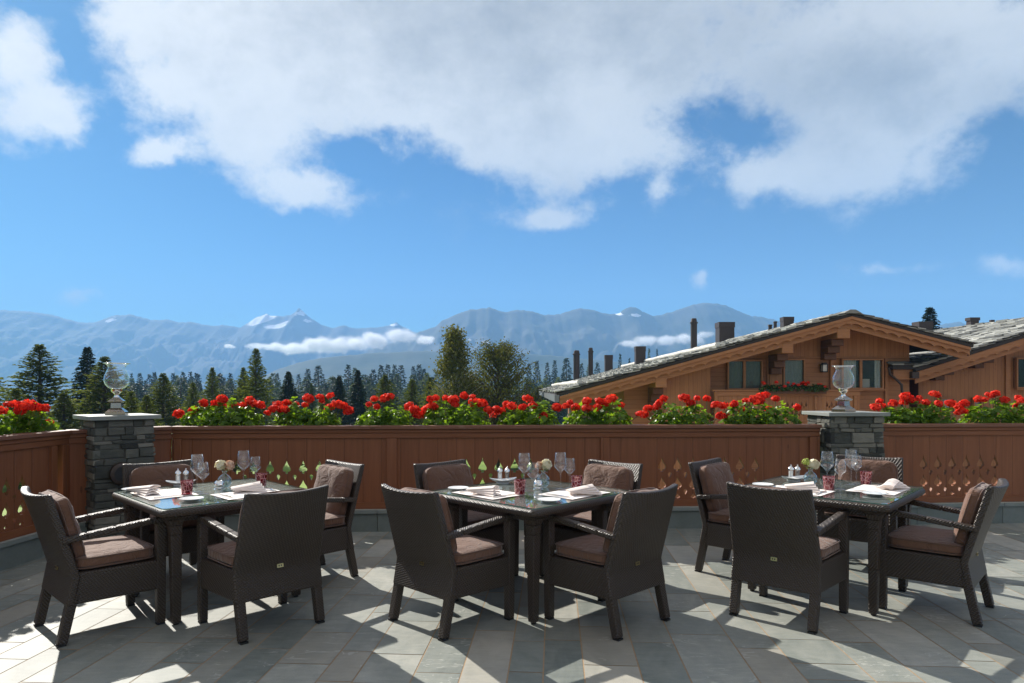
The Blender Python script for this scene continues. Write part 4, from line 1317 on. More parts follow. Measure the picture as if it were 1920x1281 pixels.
def build_chalet():
    rr = random.Random(21)
    D0, DW, DB = 24.0, 25.5, 52.0
    skew = (985 - 960) / F
    root = empty('chalet', (Q(1500, 728, DW).x, DW, -2.7)); tag(root, 'brown timber chalet with broad slate gable roof, chimneys and flower balcony beyond the parapet', 'chalet', 'timber chalets beyond the terrace')
    inv = Matrix.Translation(-root.location)
    def fin(o):
        o.data.transform(inv); return o
    q = lambda px, py, d=D0: (Q(px, py, d).x, Q(px, py, d).z)
    eL, ap, eR = q(1043, 738), q(1597, 588), q(1826, 646)
    # roof
    mb = MB(); mb.mi = 1
    roof_deck(mb, *eL, *ap, D0, DB, skew); roof_deck(mb, *eR, *ap, D0, DB, skew)
    mb.mi = 0
    slates(mb, *eL, *ap, D0 - .06, DB, skew, rr, .55, .6, .04); slates(mb, *eR, *ap, D0 - .06, DB, skew, rr, .55, .6, .04)
    y = D0 - .1
    while y < DB:      # ridge slabs
        l = rr.uniform(.5, .9); mb.ti = rr.random(); x = ap[0] + skew * (y - D0)
        mb.hexa([(x - .32, y, ap[1] - .0), (x + .32, y, ap[1] - .0), (x + .32, y + l, ap[1] - .0), (x - .32, y + l, ap[1] - .0), (x - .1, y, ap[1] + .13), (x + .1, y, ap[1] + .13), (x + .1, y + l, ap[1] + .11), (x - .1, y + l, ap[1] + .11)])
        y += l
    roof = fin(mb.build('roof', [M['roofslate'], M['roofdark']], root))
    slope = (ap[1] - eL[1]) / (ap[0] - eL[0])
    def plane_z(x, y): return eL[1] + slope * (x - skew * (y - D0) - eL[0])
    def seat(px, py):      # depth at which the roof plane appears at this pixel row
        best = None
        for i in range(60):
            d = 25 + i * .45; x = (px - 960) / F * d
            if x < eL[0] + skew * (d - D0) + .2 or x > ap[0] + skew * (d - D0): continue
            yy = YH - (plane_z(x, d) - CH) * F / d
            e = abs(yy - py)
            if best is None or e < best[0]: best = (e, d)
        return best[1] if best else 40
    CHM = [(1075, 1087, 657, 706, 'r'), (1103, 1112, 652, 699, 'r'), (1134, 1148, 666, 692, 'b'), (1191, 1209, 650, 685, 'b'), (1295, 1307, 597, 648, 'r'), (1345, 1373, 605, 640, 'b'), (1440, 1448, 609, 621, 's'), (1450, 1457, 603, 615, 's'), (1466, 1485, 595, 605, 'b'), (1717, 1742, 604, 612, 'b')]
    for x0, x1, yt, yb, kind in CHM:
        pc = (x0 + x1) / 2
        d = seat(pc, yb) if x0 < 1600 else 34.0
        x = (pc - 960) / F * d; w = (x1 - x0) / F * d; zt = CH + (YH - yt) / F * d
        zb = (plane_z(x, d) if x0 < 1600 else ap[1] - .6) - .25
        mb = MB()
        if kind == 'r':
            mb.lathe([(w / 2, zb), (w / 2, zt - .35), (w * .62, zt - .34), (w * .62, zt - .27), (w * .5, zt - .26), (w * .4, zt - .03), (w * .28, zt), (0, zt)], 16, (x, d, 0))
        elif kind == 's':
            mb.lathe([(w / 2, zb), (w * .42, zt - .06), (w * .55, zt - .05), (w * .5, zt), (0, zt)], 12, (x, d, 0))
        else:
            hgt = zt - zb
            mb.box(x - w / 2, x + w / 2, d - w * .45, d + w * .45, zb, zt - .3 * min(1, hgt / 1.2)); mb.box(x - w * .53, x + w * .53, d - w * .48, d + w * .48, zt - .3 * min(1, hgt / 1.2), zt)
        fin(mb.build('chimney', M['metal_dark'], roof, 40)).parent = roof
    # snow logs
    for (xa, ya), (xb, yb) in (((1085, 715), (1026, 718)), ((1344, 644.5), (1180, 674))):
        da, db = 25.3, 50.0
        x, z = (xa - 960) / F * da, 0
        xe = x + skew * (db - da)
        pa = (x, da, plane_z(x, da) + .17); pb = (xe, db, plane_z(xe, db) + .17)
        mb = MB(); n = 14
        pts = [(pa[0] + (pb[0] - pa[0]) * i / n + rr.uniform(-.03, .03), pa[1] + (pb[1] - pa[1]) * i / n, pa[2] + (pb[2] - pa[2]) * i / n + rr.uniform(-.015, .015)) for i in range(n + 1)]
        mb.tube(pts, [.09 + rr.uniform(-.01, .01) for _ in pts], 12)
        fin(mb.build('snow_log', M['log'], roof, 60))
    # barge boards
    for side, (e, sg) in enumerate(((eL, 1), (eR, -1))):
        a = (e[0] + sg * .12, e[1] + .0 * sg); b = ap
        for nm, d0, d1, y0, dep in (('barge_board', .115, .33, D0 + .02, 0), ('scalloped_board', .24, .55, D0 + .09, .10)):
            if dep:
                # scalloped drip board stands proud: upper board with scalloped lower edge over a plain one
                mb = MB()
                pl = scallop_board(a, b, .115, .40, .42, .085)
                if sg < 0: pl = pl[::-1]
                mb.prism(pl, D0 + .03, D0 + .085)
                fin(mb.build('barge_board', M['ch_b'], root))
                mb = MB(); pl = [(a[0], a[1] - .2), (a[0], a[1] - .53), (b[0], b[1] - .53), (b[0], b[1] - .2)]
                if sg < 0: pl = pl[::-1]
                mb.prism(pl, D0 + .17, D0 + .22); fin(mb.build('lower_board', M['ch_b'], root))
        mb = MB(); pl = [(a[0], a[1] - .10), (a[0], a[1] - .20), (b[0], b[1] - .20), (b[0], b[1] - .10)]
        if sg < 0: pl = pl[::-1]
        mb.prism(pl, D0 - .03, D0 + .027); fin(mb.build('drip_strip', M['ch_b'], root))
    # eave gutter at the left
    mb = MB(); x, z = eL
    mb.hexa([(x - .06, D0 - .02, z - .30), (x + .1, D0 - .02, z - .30), (x + .1 + skew * (DB - D0), DB, z - .30), (x - .06 + skew * (DB - D0), DB, z - .30), (x - .06, D0 - .02, z - .05), (x + .1, D0 - .02, z - .05), (x + .1 + skew * (DB - D0), DB, z - .05), (x - .06 + skew * (DB - D0), DB, z - .05)])
    fin(mb.build('gutter', M['metal_grey'], root))
    # walls
    wl, wr = q(1170, 728, DW)[0], q(1705, 728, DW)[0]
    zl = lambda x: eL[1] + slope * (x - eL[0]) - .14
    slR = (ap[1] - eR[1]) / (eR[0] - ap[0]); zr = lambda x: eR[1] + slR * (eR[0] - x) - .14
    zm = q(1500, 672, DW)[1]      # line where horizontal logs change to vertical boards
    xs = q(1240, 0, DW)[0]
    mb = MB()
    mb.prism([(wl, -3.2), (wr, -3.2), (wr, zr(wr)), (ap[0], ap[1] - .14), (wl, zl(wl))], DW, DB - 1)
    # windows are backed by near-black sheets, unlit-room shade put into the colour
    wall = fin(mb.build('wall', M['ch_h'], root))
    mb = MB()      # vertical boarding over the gable
    gx0 = q(1372, 0, DW)[0]
    zlow = zm + .05
    xi = eL[0] + (zlow + .14 - eL[1]) / slope; xr = eR[0] - (zlow + .14 - eR[1]) / slR
    mb.prism([(xi + .2, zlow), (wr - .05, zlow), (wr - .05, min(zr(wr), 9) - .02), (ap[0], ap[1] - .17)], DW - .05, DW - .003)
    fin(mb.build('gable_boarding', M['ch_v'], root))
    mb = MB()      # projecting left bay with vertical boards
    bx0, bx1 = q(1238, 0, DW - .6)[0], q(1332, 0, DW - .6)[0]
    mb.prism([(bx0, -3), (bx1, -3), (bx1, zl(bx1) - .12), (bx0, zl(bx0) - .12)], DW - .6, DW - .004)
    fin(mb.build('side_bay', M['ch_v'], root))
    mb = MB(); mb.box(xi + .25, wr - .05, DW - .09, DW - .052, zlow - .06, zlow - .003); fin(mb.build('string_course', M['ch_b'], root, bevel=.01))
    for px in (1440, 1558, 1660):
        x = q(px, 0, DW)[0]; mb = MB(); mb.box(x - .06, x + .06, DW - .10, DW - .004, -2.6, zlow - .062); fin(mb.build('wall_post', M['ch_b'], root, bevel=.01))
    # purlin ends and brackets
    for px, w in ((1225, .40), (1450, .40), (1597, .46)):
        x = q(px, 0, DW)[0] if px != 1597 else ap[0] - .2
        zt = (zl(x) if px < 1590 else ap[1] - .2) - .30
        mb = MB(); mb.box(x - w / 2, x + w / 2, D0 + .16, DW - .055, zt - .36, zt); fin(mb.build('purlin', M['ch_b'], root, bevel=.02))
        mb = MB()
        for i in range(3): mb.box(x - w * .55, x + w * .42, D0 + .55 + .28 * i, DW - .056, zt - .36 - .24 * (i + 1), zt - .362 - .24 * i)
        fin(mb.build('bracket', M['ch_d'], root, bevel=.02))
    # soffit beams (dark underside of the overhang)
    # windows
    def wq(px, py): return q(px, py, DW)
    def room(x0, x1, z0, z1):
        mb = MB(); mb.box(x0 - .03, x1 + .03, DW - .03, DW - .006, z0 - .03, z1 + .03); return fin(mb.build('room_shade_sheet', M['room_shade'], root))
    W = [((1364, 1424), (678, 728), (1393,)), ((1468, 1503), (676, 726), ()), ((1577, 1649), (676, 727), (1610,))]
    for (a, b), (t, u), mu in W:
        x0, z1 = wq(a, t); x1, z0 = wq(b, u)
        room(x0, x1, z0, z1)
        yw = DW - .16
        o = window(root, x0, x1, z0, z1, yw, [wq(m_, 0)[0] for m_ in mu]); fin(o)
        for ch in o.children: fin(ch)
        if a == 1364:
            mb = MB(); mb.grid(lambda s_, v_: (x0 + (x1 - x0) * s_, yw + .075 + .006 * sin(s_ * 60), z0 + (z1 - z0) * v_), 60, 1); c = fin(mb.build('blind', M['curtain'], o, 180))
            c.data.materials[0] = simple('grey_blind', (.30, .275, .215), .9)
        elif a == 1468:
            mb = MB(); mb.grid(lambda s_, v_: (x0 + (x1 - x0) * s_, yw + .075 + .006 * sin(s_ * 40), z0 + (z1 - z0) * v_), 40, 1); c = fin(mb.build('blind', M['curtain'], o, 180))
            c.data.materials[0] = simple('pale_blind', (.50, .48, .43), .9)
        else:
            for f0, f1 in ((0, .36), (.84, 1.0)):
                mb = MB(); xa, xb = x0 + (x1 - x0) * f0, x0 + (x1 - x0) * f1
                mb.grid(lambda s_, v_: (xa + (xb - xa) * s_, yw + .08 + .015 * sin(s_ * (xb - xa) * 60), z0 + (z1 - z0) * v_), 60, 1); fin(mb.build('curtain', M['curtain'], o, 180))
            mb = MB(); xa, xb = x0 + (x1 - x0) * .52, x0 + (x1 - x0) * .72; mb.box(xa, xb, yw + .085, yw + .11, z0, z0 + (z1 - z0) * .32); fin(mb.build('linen_stack', M['linen'], o, bevel=.01))
    x0, z1 = wq(1441, 676); x1, z0 = wq(1464, 728)
    mb = MB(); mb.box(x0, x1, DW - .16, DW - .104, z0, z1); fin(mb.build('shutter', M['ch_v'], root, bevel=.012))
    # wall lantern
    x, z = wq(1540.5, 689); mb = MB()
    mb.box(x - .10, x + .10, DW - .30, DW - .10, z - .18, z - .15); mb.box(x - .11, x + .11, DW - .31, DW - .09, z + .09, z + .12); mb.box(x - .07, x + .07, DW - .27, DW - .13, z + .12, z + .17)
    for sx in (-1, 1):
        for sy in (-.285, -.115): mb.box(x + sx * .095 - .012, x + sx * .095 + .012, DW + sy - .012, DW + sy + .012, z - .15, z + .09)
    mb.box(x - .03, x + .03, DW - .10, DW - .004, z - .05, z + .05)
    l = fin(mb.build('wall_lamp', M['black'], root)); mb = MB(); mb.box(x - .075, x + .075, DW - .27, DW - .13, z - .149, z + .089); fin(mb.build('lamp_glass', M['lampglass'], l))
    # balcony
    DBc = DW - 1.1
    xa, zt = q(1339, 731, DBc); xb, zb = q(1612, 790, DBc); zf = zt - .22
    mb = MB(); mb.box(xa - .08, xb + .08, DBc - .08, DBc + .10, zt - .05, zt); mb.box(xa, xb, DBc - .03, DBc + .05, zf, zt - .052); o = fin(mb.build('balcony_rail', M['ch_b'], root, bevel=.008))
    cen = [(1384, 6), (1490, 6), (1568, 5)]
    holes = []
    for px, n in cen:
        xc = q(px, 0, DBc)[0]
        for i in range(n):
            xx = xc + (i - (n - 1) / 2) * .165
            for zz in (zf - .40, zf - .68): holes.append(spade(xx, zz, .085, .2))
            if i < n - 1: holes.append(drop(xx + .0825, zf - .45, .06, .09)); holes.append(drop(xx + .0825, zf - .72, .06, .09))
    c = cut_panel('balcony_panel', [(xa, zf - .95), (xb, zf - .95), (xb, zf - .004), (xa, zf - .004)], holes, .035, M['ch_v'], root, y=DBc + .02); fin(c)
    mb = MB(); mb.box(xa, xb, DBc - .04, DBc + .08, zf - 1.1, zf - .953); mb.box(xa, xb, DBc + .085, DW - .06, zf - 1.08, zf - .96); fin(mb.build('balcony_floor', M['ch_b'], root))
    for px in (1342, 1437, 1529, 1603):
        x = q(px, 0, DBc)[0]; mb = MB(); mb.prism([(x - .05, zf - .95), (x + .05, zf - .95), (x + .05, zf - .6), (x + .02, zf - .52), (x + .05, zf - .44), (x + .05, zf - .004), (x - .05, zf - .004), (x - .05, zf - .44), (x - .02, zf - .52), (x - .05, zf - .6)], DBc - .05, DBc - .001); fin(mb.build('baluster_post', M['ch_b'], root))
    # flowers on the balcony box
    xa, z_ = q(1426, 730, DBc); xb, _ = q(1544, 730, DBc)
    g = empty('balcony_flower_box', ((xa + xb) / 2, DBc - .12, z_ - .16)); tag(g, 'long box of red geraniums hanging on the chalet balcony rail', 'flower box')
    mb = MB(); hw = (xb - xa) / 2
    mb.box(-hw, hw, -.13, .03, 0, .02); mb.box(-hw, hw, -.13, -.115, .02, .16); mb.box(-hw, hw, .015, .03, .02, .16); mb.box(-hw, -hw + .015, -.115, .015, .02, .16); mb.box(hw - .015, hw, -.115, .015, .02, .16); mb.build('box', M['ch_d'], g)
    fol = MB(); r2 = random.Random(4)
    for i in range(9): leaf_clump(fol, (-hw + (i + .5) * 2 * hw / 9, -.05, .12), .2, .17, .2, 75, r2, .05, 0)
    fol.build('foliage', leafmat('dark_geranium_leaf', (.03, .075, .014), (.07, .13, .022), .3), g)
    for i in range(26):
        h = link('flower_head', HEADS[i % 4], g, (r2.uniform(-hw, hw), r2.uniform(-.2, .08), .12 + r2.uniform(.08, .30)), r2.uniform(0, 6)); s_ = r2.uniform(.9, 1.4); h.scale = (s_, s_, s_)
    return D0


build_chalet()


def build_chalet2():
    rr = random.Random(31)
    D0, DW, DB = 25.0, 26.2, 46.0; skew = 25 / F
    root = empty('chalet', (18.0, DW, -2.7)); tag(root, 'second timber chalet at the right edge with slate roof rising to the right', 'chalet', 'timber chalets beyond the terrace')
    inv = Matrix.Translation(-root.location)
    def fin(o): o.data.transform(inv); return o
    q = lambda px, py, d=D0: (Q(px, py, d).x, Q(px, py, d).z)
    e = q(1716, 691); t = q(1920, 627.5); sl = (t[1] - e[1]) / (t[0] - e[0])
    xr = e[0] + 7.2; ap = (xr, e[1] + sl * 7.2); e2 = (xr + 6, ap[1] - sl * 6)
    mb = MB(); mb.mi = 1; roof_deck(mb, *e, *ap, D0, DB, skew, .12); roof_deck(mb, *e2, *ap, D0, DB, skew, .12); mb.mi = 0
    slates(mb, *e, *ap, D0 - .05, DB, skew, rr, .55, .6, .045); slates(mb, *e2, *ap, D0 - .05, DB, skew, rr, .7, .7, .045)
    roof = fin(mb.build('roof', [M['roofslate'], M['roofdark']], root))
    for px, py, w, h, dd in ((1823.5, 596, .42, .55, 36.0), (1860, 600, .16, .25, 38.0)):
        x = (px - 960) / F * dd; z = CH + (YH - py) / F * dd; pz = e[1] + sl * (x - skew * (dd - D0) - e[0])
        mb = MB(); mb.box(x - w * .62, x + w * .62, dd - w / 2, dd + w / 2, z - .16, z); mb.box(x - w / 2, x + w / 2, dd - w * .45, dd + w * .45, min(pz, z - .3) - .3, z - .162); fin(mb.build('chimney', M['metal_dark'], roof))
    a, b = (e[0] + .1, e[1]), ap
    mb = MB(); mb.prism(scallop_board(a, b, .12, .42, .42, .085), D0 + .03, D0 + .085); fin(mb.build('barge_board', M['ch_b'], root))
    mb = MB(); mb.prism([(a[0], a[1] - .2), (a[0], a[1] - .56), (b[0], b[1] - .56), (b[0], b[1] - .2)], D0 + .17, D0 + .22); fin(mb.build('lower_board', M['ch_b'], root))
    a2 = (e2[0] - .1, e2[1])
    mb = MB(); mb.prism([(b[0], b[1] - .12), (b[0], b[1] - .5), (a2[0], a2[1] - .5), (a2[0], a2[1] - .12)], D0 + .03, D0 + .085); fin(mb.build('barge_board', M['ch_b'], root))
    zl = lambda x: e[1] + sl * (x - e[0]) - .16
    wl = q(1722, 0, DW)[0]; wr = e2[0] - .8
    mb = MB(); mb.prism([(wl, -3.2), (wr, -3.2), (wr, e2[1] + sl * .8 - .16), (ap[0], ap[1] - .16), (wl, zl(wl))], DW, DB - 1); fin(mb.build('wall', M['ch_v'], root))
    x = q(1888, 0, DW)[0]; mb = MB(); mb.box(x - .09, x + .09, DW - .08, DW - .004, -2.6, zl(x) - .3); fin(mb.build('wall_post', M['ch_b'], root, bevel=.01))
    for px in (1752, 1825):
        x = q(px, 0, DW)[0]; zt = zl(x) - .12
        mb = MB()
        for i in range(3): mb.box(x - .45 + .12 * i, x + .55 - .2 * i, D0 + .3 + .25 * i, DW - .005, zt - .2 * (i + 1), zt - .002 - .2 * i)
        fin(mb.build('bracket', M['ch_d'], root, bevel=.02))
    # eave soffit box and downpipe
    mb = MB(); mb.hexa([(e[0] - .1, D0 + .0, e[1] - .36), (e[0] + .15, D0, e[1] - .36), (e[0] + .15 + skew * 20, DB, e[1] - .36), (e[0] - .1 + skew * 20, DB, e[1] - .36), (e[0] - .1, D0, e[1] - .13), (e[0] + .15, D0, e[1] - .13), (e[0] + .15 + skew * 20, DB, e[1] - .13), (e[0] - .1 + skew * 20, DB, e[1] - .13)]); fin(mb.build('gutter', M['metal_dark'], root))
    # small dormer eave running left to the first chalet
    ga, gb = q(1666, 684, 25.35), q(1717, 686, 25.35)
    mb = MB(); mb.mi = 1; mb.box(ga[0], gb[0] + .3, 25.05, 26.0, ga[1] - .18, ga[1] - .03); mb.mi = 0
    x = ga[0] - .05
    while x < gb[0] + .2:
        w = rr.uniform(.3, .6)
        for row in range(3):
            mb.ti = rr.random() * .5; mb.hexa([(x, 25.0 + row * .3, ga[1] - .02 + row * .07), (x + w - .02, 25.0 + row * .3, ga[1] - .02 + row * .07), (x + w - .02, 25.4 + row * .3, ga[1] + .05 + row * .07), (x, 25.4 + row * .3, ga[1] + .05 + row * .07), (x, 25.0 + row * .3, ga[1] + .03 + row * .07), (x + w - .02, 25.0 + row * .3, ga[1] + .03 + row * .07), (x + w - .02, 25.4 + row * .3, ga[1] + .09 + row * .07), (x, 25.4 + row * .3, ga[1] + .09 + row * .07)])
        x += w
    fin(mb.build('side_eave', [M['roofslate'], M['roofdark']], root))
    mb = MB(); mb.box(ga[0] + .1, gb[0] + .3, 25.2, 25.3, ga[1] - .55, ga[1] - .185); fin(mb.build('eave_board', M['ch_b'], root))
    pts = [q(1666, 690, 25.1), q(1668, 702, 25.15), q(1680, 714, 25.2), q(1686, 722, 25.25), q(1687, 735, 25.25), q(1687, 900, 25.25)]
    mb = MB(); mb.tube([(x, 25.1, z) for x, z in pts], .045, 8); fin(mb.build('downpipe', M['metal_dark'], root, 60))
    for (a_, b_), (t_, u_) in (((1902, 1945), (674, 726)), ((1761, 1782), (748, 772)), ((1822, 1834), (748, 772))):
        x0, z1 = q(a_, t_, DW); x1, z0 = q(b_, u_, DW)
        mb = MB(); mb.box(x0 - .03, x1 + .03, DW - .03, DW - .006, z0 - .03, z1 + .03); fin(mb.build('room_shade_sheet', M['room_shade'], root))  # near-black sheet paints the unlit room behind the pane
        o = window(root, x0, x1, z0, z1, DW - .16); fin(o)
        for ch in o.children: fin(ch)
        if a_ != 1902:
            mb = MB(); mb.grid(lambda s_, v_: (x0 + (x1 - x0) * s_, DW - .09 + .006 * sin(s_ * 30), z0 + (z1 - z0) * v_), 30, 1); fin(mb.build('blind', M['curtain'], o, 180))


build_chalet2()

# ------------------------------------------------------------------ trees
def spray(mb, p, d, l, w, rr, droop=.3):
    d = d.normalized(); sd = d.cross(Vector((0, 0, 1)))
    if sd.length < .05: sd = Vector((1, 0, 0))
    sd = (sd.normalized() + Vector((0, 0, rr.uniform(-.9, .9)))).normalized()
    e = p + d * l + Vector((0, 0, -droop * l))
    m_ = p + d * l * .45
    mb.ti = rr.random()
    mb.poly([p, m_ + sd * w, e, m_ - sd * w])


def conifer(kind, seed, n_br, n_sp, dens=1.0):
    """unit-height conifer; returns crown MB, trunk MB (height 1, radius ~.25)"""
    rr = random.Random(seed); cr = MB(); tr = MB()
    tr.tube([(0, 0, 0), (.004, .0, .3), (-.003, .004, .65), (0, 0, .97)], [.017, .013, .008, .002], 7)
    R0 = {'larch': .27, 'spruce': .19, 'fir': .23}[kind]; bot = {'larch': .07, 'spruce': .06, 'fir': .05}[kind]
    for i in range(n_br):
        f = ((i + rr.random()) / n_br) ** .82
        z = bot + (1 - bot) * f
        prof = (1 - f) ** (.80 if kind != 'spruce' else .92)
        L = R0 * prof * rr.uniform(.55, 1.22) + .012
        L *= 1 + .25 * mnoise.noise(Vector((z * 9, seed, 0)))
        a = i * 2.39996 + rr.uniform(-.5, .5)
        up = {'larch': .25, 'spruce': -.12, 'fir': .02}[kind] + rr.uniform(-.12, .12) + .35 * f
        d = Vector((cos(a), sin(a), up)).normalized(); o_ = Vector((0, 0, z))
        if n_sp > 8: tr.tube([o_, o_ + d * L * .85 + Vector((0, 0, -.1 * L))], [.0035 * (1 - f * .7), .0008], 4, cap=False)
        for k in range(n_sp):
            t = rr.uniform(.12, 1.0) ** .75
            p = o_ + d * L * t + Vector((0, 0, -.16 * L * t * t))
            dd = (d + Vector((rr.uniform(-.9, .9), rr.uniform(-.9, .9), rr.uniform(-.5, .35)))).normalized()
            sl_ = (.034 if kind != 'larch' else .03) * rr.uniform(.6, 1.3) * (1.35 if n_sp < 9 else 1.0) * (.3 + .7 * prof)
            spray(cr, p, dd, sl_ * dens, sl_ * .34 * dens, rr, .35)
    for k in range(10): spray(cr, Vector((0, 0, .955)), Vector((rr.uniform(-.5, .5), rr.uniform(-.5, .5), 1)), .045, .008, rr, 0)
    return cr, tr


def broadleaf(seed, n, weep, R0, shape):
    rr = random.Random(seed); cr = MB(); tr = MB()
    tr.tube([(0, 0, 0), (.01, 0, .3), (-.008, .005, .6), (.004, 0, .93)], [.016, .012, .008, .002], 7)
    for i in range(n):
        f = rr.random(); z = .12 + .86 * f
        R = R0 * shape(f) * rr.uniform(.55, 1.1)
        a = rr.uniform(0, 2 * pi); d = Vector((cos(a), sin(a), rr.uniform(.1, .9)))
        tip = Vector((cos(a) * R, sin(a) * R, min(z + .03, 1.0)))
        st = Vector((0, 0, max(.1, z - R * .8)))
        tr.tube([st, (st + tip) / 2 + Vector((0, 0, .02)), tip], [.004, .0025, .0008], 4, cap=False)
        for k in range(48):
            t = rr.uniform(.35, 1.05); p = st + (tip - st) * t + Vector((rr.gauss(0, .02), rr.gauss(0, .02), rr.gauss(0, .018)))
            if weep: p.z -= rr.random() ** 1.5 * weep * t
            dd = Vector((rr.uniform(-1, 1), rr.uniform(-1, 1), rr.uniform(-1.2, .4) - weep * 6)).normalized()
            s_ = rr.uniform(.009, .017); sd = dd.orthogonal().normalized(); nn = dd.cross(sd); k2 = rr.uniform(0, 6.28); sd = sd * cos(k2) + nn * sin(k2)
            cr.ti = rr.random(); cr.poly([p, p + dd * s_ * .5 + sd * s_ * .42, p + dd * s_ * 1.15, p + dd * s_ * .5 - sd * s_ * .42])
    return cr, tr


NEAR = {}
for kd in ('larch', 'spruce', 'fir'):
    for v in range(2):
        c_, t_ = conifer(kd, 40 + v * 7 + len(kd), 430, 26, 1.05)
        NEAR[kd, v] = (c_.mesh('crown', M[kd]), t_.mesh('trunk', M['bark'], 60))
FAR = {}
for kd in ('larch', 'spruce', 'fir'):
    for v in range(3):
        c_, t_ = conifer(kd, 90 + v * 5 + len(kd), 190, 8, 1.25)
        n0 = len(c_.v); c_.mi = 1; k0 = len(c_.f)
        c_.v += t_.v; c_.f += [tuple(i + n0 for i in f) for f in t_.f]; c_.m += [1] * len(t_.f); c_.t += t_.t
        FAR[kd, v] = c_.mesh('conifer', [M[kd], M['bark']])
c_, t_ = broadleaf(5, 330, .10, .17, lambda f: max(.25, sin(pi * min(1, .18 + .82 * f) ** .8) + .1)); BIRCH = (c_.mesh('crown', M['birch']), t_.mesh('trunk', M['birchbark'], 60))
c_, t_ = broadleaf(6, 420, .015, .34, lambda f: max(.2, sin(pi * (.12 + .8 * f)) + .1)); BROAD = (c_.mesh('crown', leafmat('olive_leaves', (.07, .09, .024), (.155, .16, .042), .35, .75, spec=.08, tcol=(1.2, 1.1, .5, 1), scale=1.0)), t_.mesh('trunk', M['bark'], 60))


def tree(name, meshes, px, top, hw, d, label, group, rz=None, wide=.25):
    x = (px - 960) / F * d; zt = CH + (YH - top) / F * d; zb = ground_z(x, d) - .1
    h = zt - zb; w = 1.65 * (hw / F * d) / wide
    o = empty(name, (x, d, zb), rnd.uniform(0, 6.28) if rz is None else rz); tag(o, label, 'tree', group)
    for nm, me in (('crown', meshes[0]), ('trunk', meshes[1])): link(nm, me, o)
    o.scale = (w, w, h)


NEARG = 'trees beyond the terrace'
NT_ = [('larch', -45, 640, 62, 34, 'larch cut off by the left edge of the picture, only its branch tips showing'), ('larch', 74, 647, 66, 38, 'broad green larch at far left, tallest left of the left lantern'),
       ('spruce', 164, 651, 34, 48, 'nearly black ragged spruce between the far left larch and the left lantern'), ('larch', 197, 670, 58, 36, 'green larch right behind the left lantern'),
       ('larch', 246, 735, 34, 30, 'low yellowish larch just right of the left lantern'), ('larch', 306, 701, 42, 38, 'rounded green larch above the left end of the long parapet'),
       ('larch', 362, 718, 24, 46, 'small olive larch above the first geranium of the long parapet'), ('larch', 398, 690, 26, 52, 'slim pale green larch left of the tall airy larch'),
       ('larch', 480, 655, 34, 42, 'tall airy larch below the left end of the cloud bank'), ('larch', 456, 690, 26, 44, 'smaller larch leaning against the left side of the tall airy larch'),
       ('spruce', 541, 697, 24, 58, 'dark blue-green spruce right of the tall airy larch'), ('spruce', 636, 706, 20, 58, 'dark slim spruce left of the dark spruce above the leafy geranium'),
       ('spruce', 671, 694, 22, 60, 'dark spruce above the rounded leafy geranium'), ('larch', 722, 704, 38, 48, 'broad yellow-green larch below the dense spruce group, left of the birch'),
       ('larch', 773, 712, 28, 46, 'yellow-green young larch nearest the left side of the birch'), ('larch', 806, 708, 26, 52, 'pale larch half hidden by the birch foliage'),
       ('fir', 584, 720, 10, 60, 'little pale fir between two dark spruces'), ('larch', 275, 742, 36, 32, 'low olive larch bush behind the left pillar cap'), ('larch', 30, 730, 46, 30, 'low larch boughs behind the far left geranium'),
       ('larch', 120, 738, 50, 33, 'low yellow-green larch left of the left pillar'), ('larch', 440, 742, 34, 36, 'low green larch behind the first geranium'),
       ('fir', 1010, 726, 30, 60, 'dark green fir left of the chalet eave'), ('larch', 1000, 742, 40, 42, 'low olive larch between the broad tree and the chalet roof'), ('larch', 610, 742, 34, 40, 'low larch behind the second geranium'),
       ('spruce', 1744, 577, 40, 62, 'dark spruce top rising behind the two chalet roofs')]
for i, (kd, px, top, hw, d, lab) in enumerate(NT_):
    tree(kd + '_tree', NEAR[kd, i % 2], px, top, hw, d, lab, NEARG, wide={'larch': .27, 'spruce': .19, 'fir': .23}[kd])
tree('birch_tree', BIRCH, 853, 612, 31, 40, 'tall weeping birch in the middle, above the tall geranium', NEARG, 1.0, .17)
tree('broadleaf_tree', BROAD, 934, 641, 50, 42, 'broad olive-green leafy tree right of the weeping birch', NEARG, 2.0, .34)

r3 = random.Random(9)
FARL = {'spruce': 'dark distant spruce, one of many along the wooded rise', 'larch': 'olive distant larch, one of several along the wooded rise', 'fir': 'green distant fir, one of many along the wooded rise'}
nf = 0
explicit = [(577, 692, 12, 105), (597, 686, 16, 105), (653, 684, 13, 105), (665, 690, 10, 110), (700, 693, 13, 112), (715, 685, 13, 112), (727, 684, 13, 114), (740, 684, 11, 116), (752, 685, 14, 112), (775, 687, 10, 116), (786, 684, 13, 112), (795, 692, 12, 114),
            (992, 682, 9, 118), (1007, 677, 10, 118), (1026, 680, 9, 122), (1040, 676, 9, 122), (1062, 672, 15, 112), (1090, 682, 10, 118), (1105, 684, 10, 120), (1120, 680, 10, 122), (1163, 664, 7, 130), (1217, 654, 5, 140), (1232, 655, 5, 140), (1180, 672, 6, 130),
            (262, 700, 11, 120), (280, 702, 11, 120), (290, 699, 9, 122), (325, 700, 10, 120), (343, 698, 11, 118), (357, 697, 10, 120), (372, 702, 10, 122), (412, 700, 10, 120), (432, 700, 11, 118), (420, 708, 10, 116), (520, 700, 9, 122), (506, 706, 9, 120), (560, 702, 9, 120)]
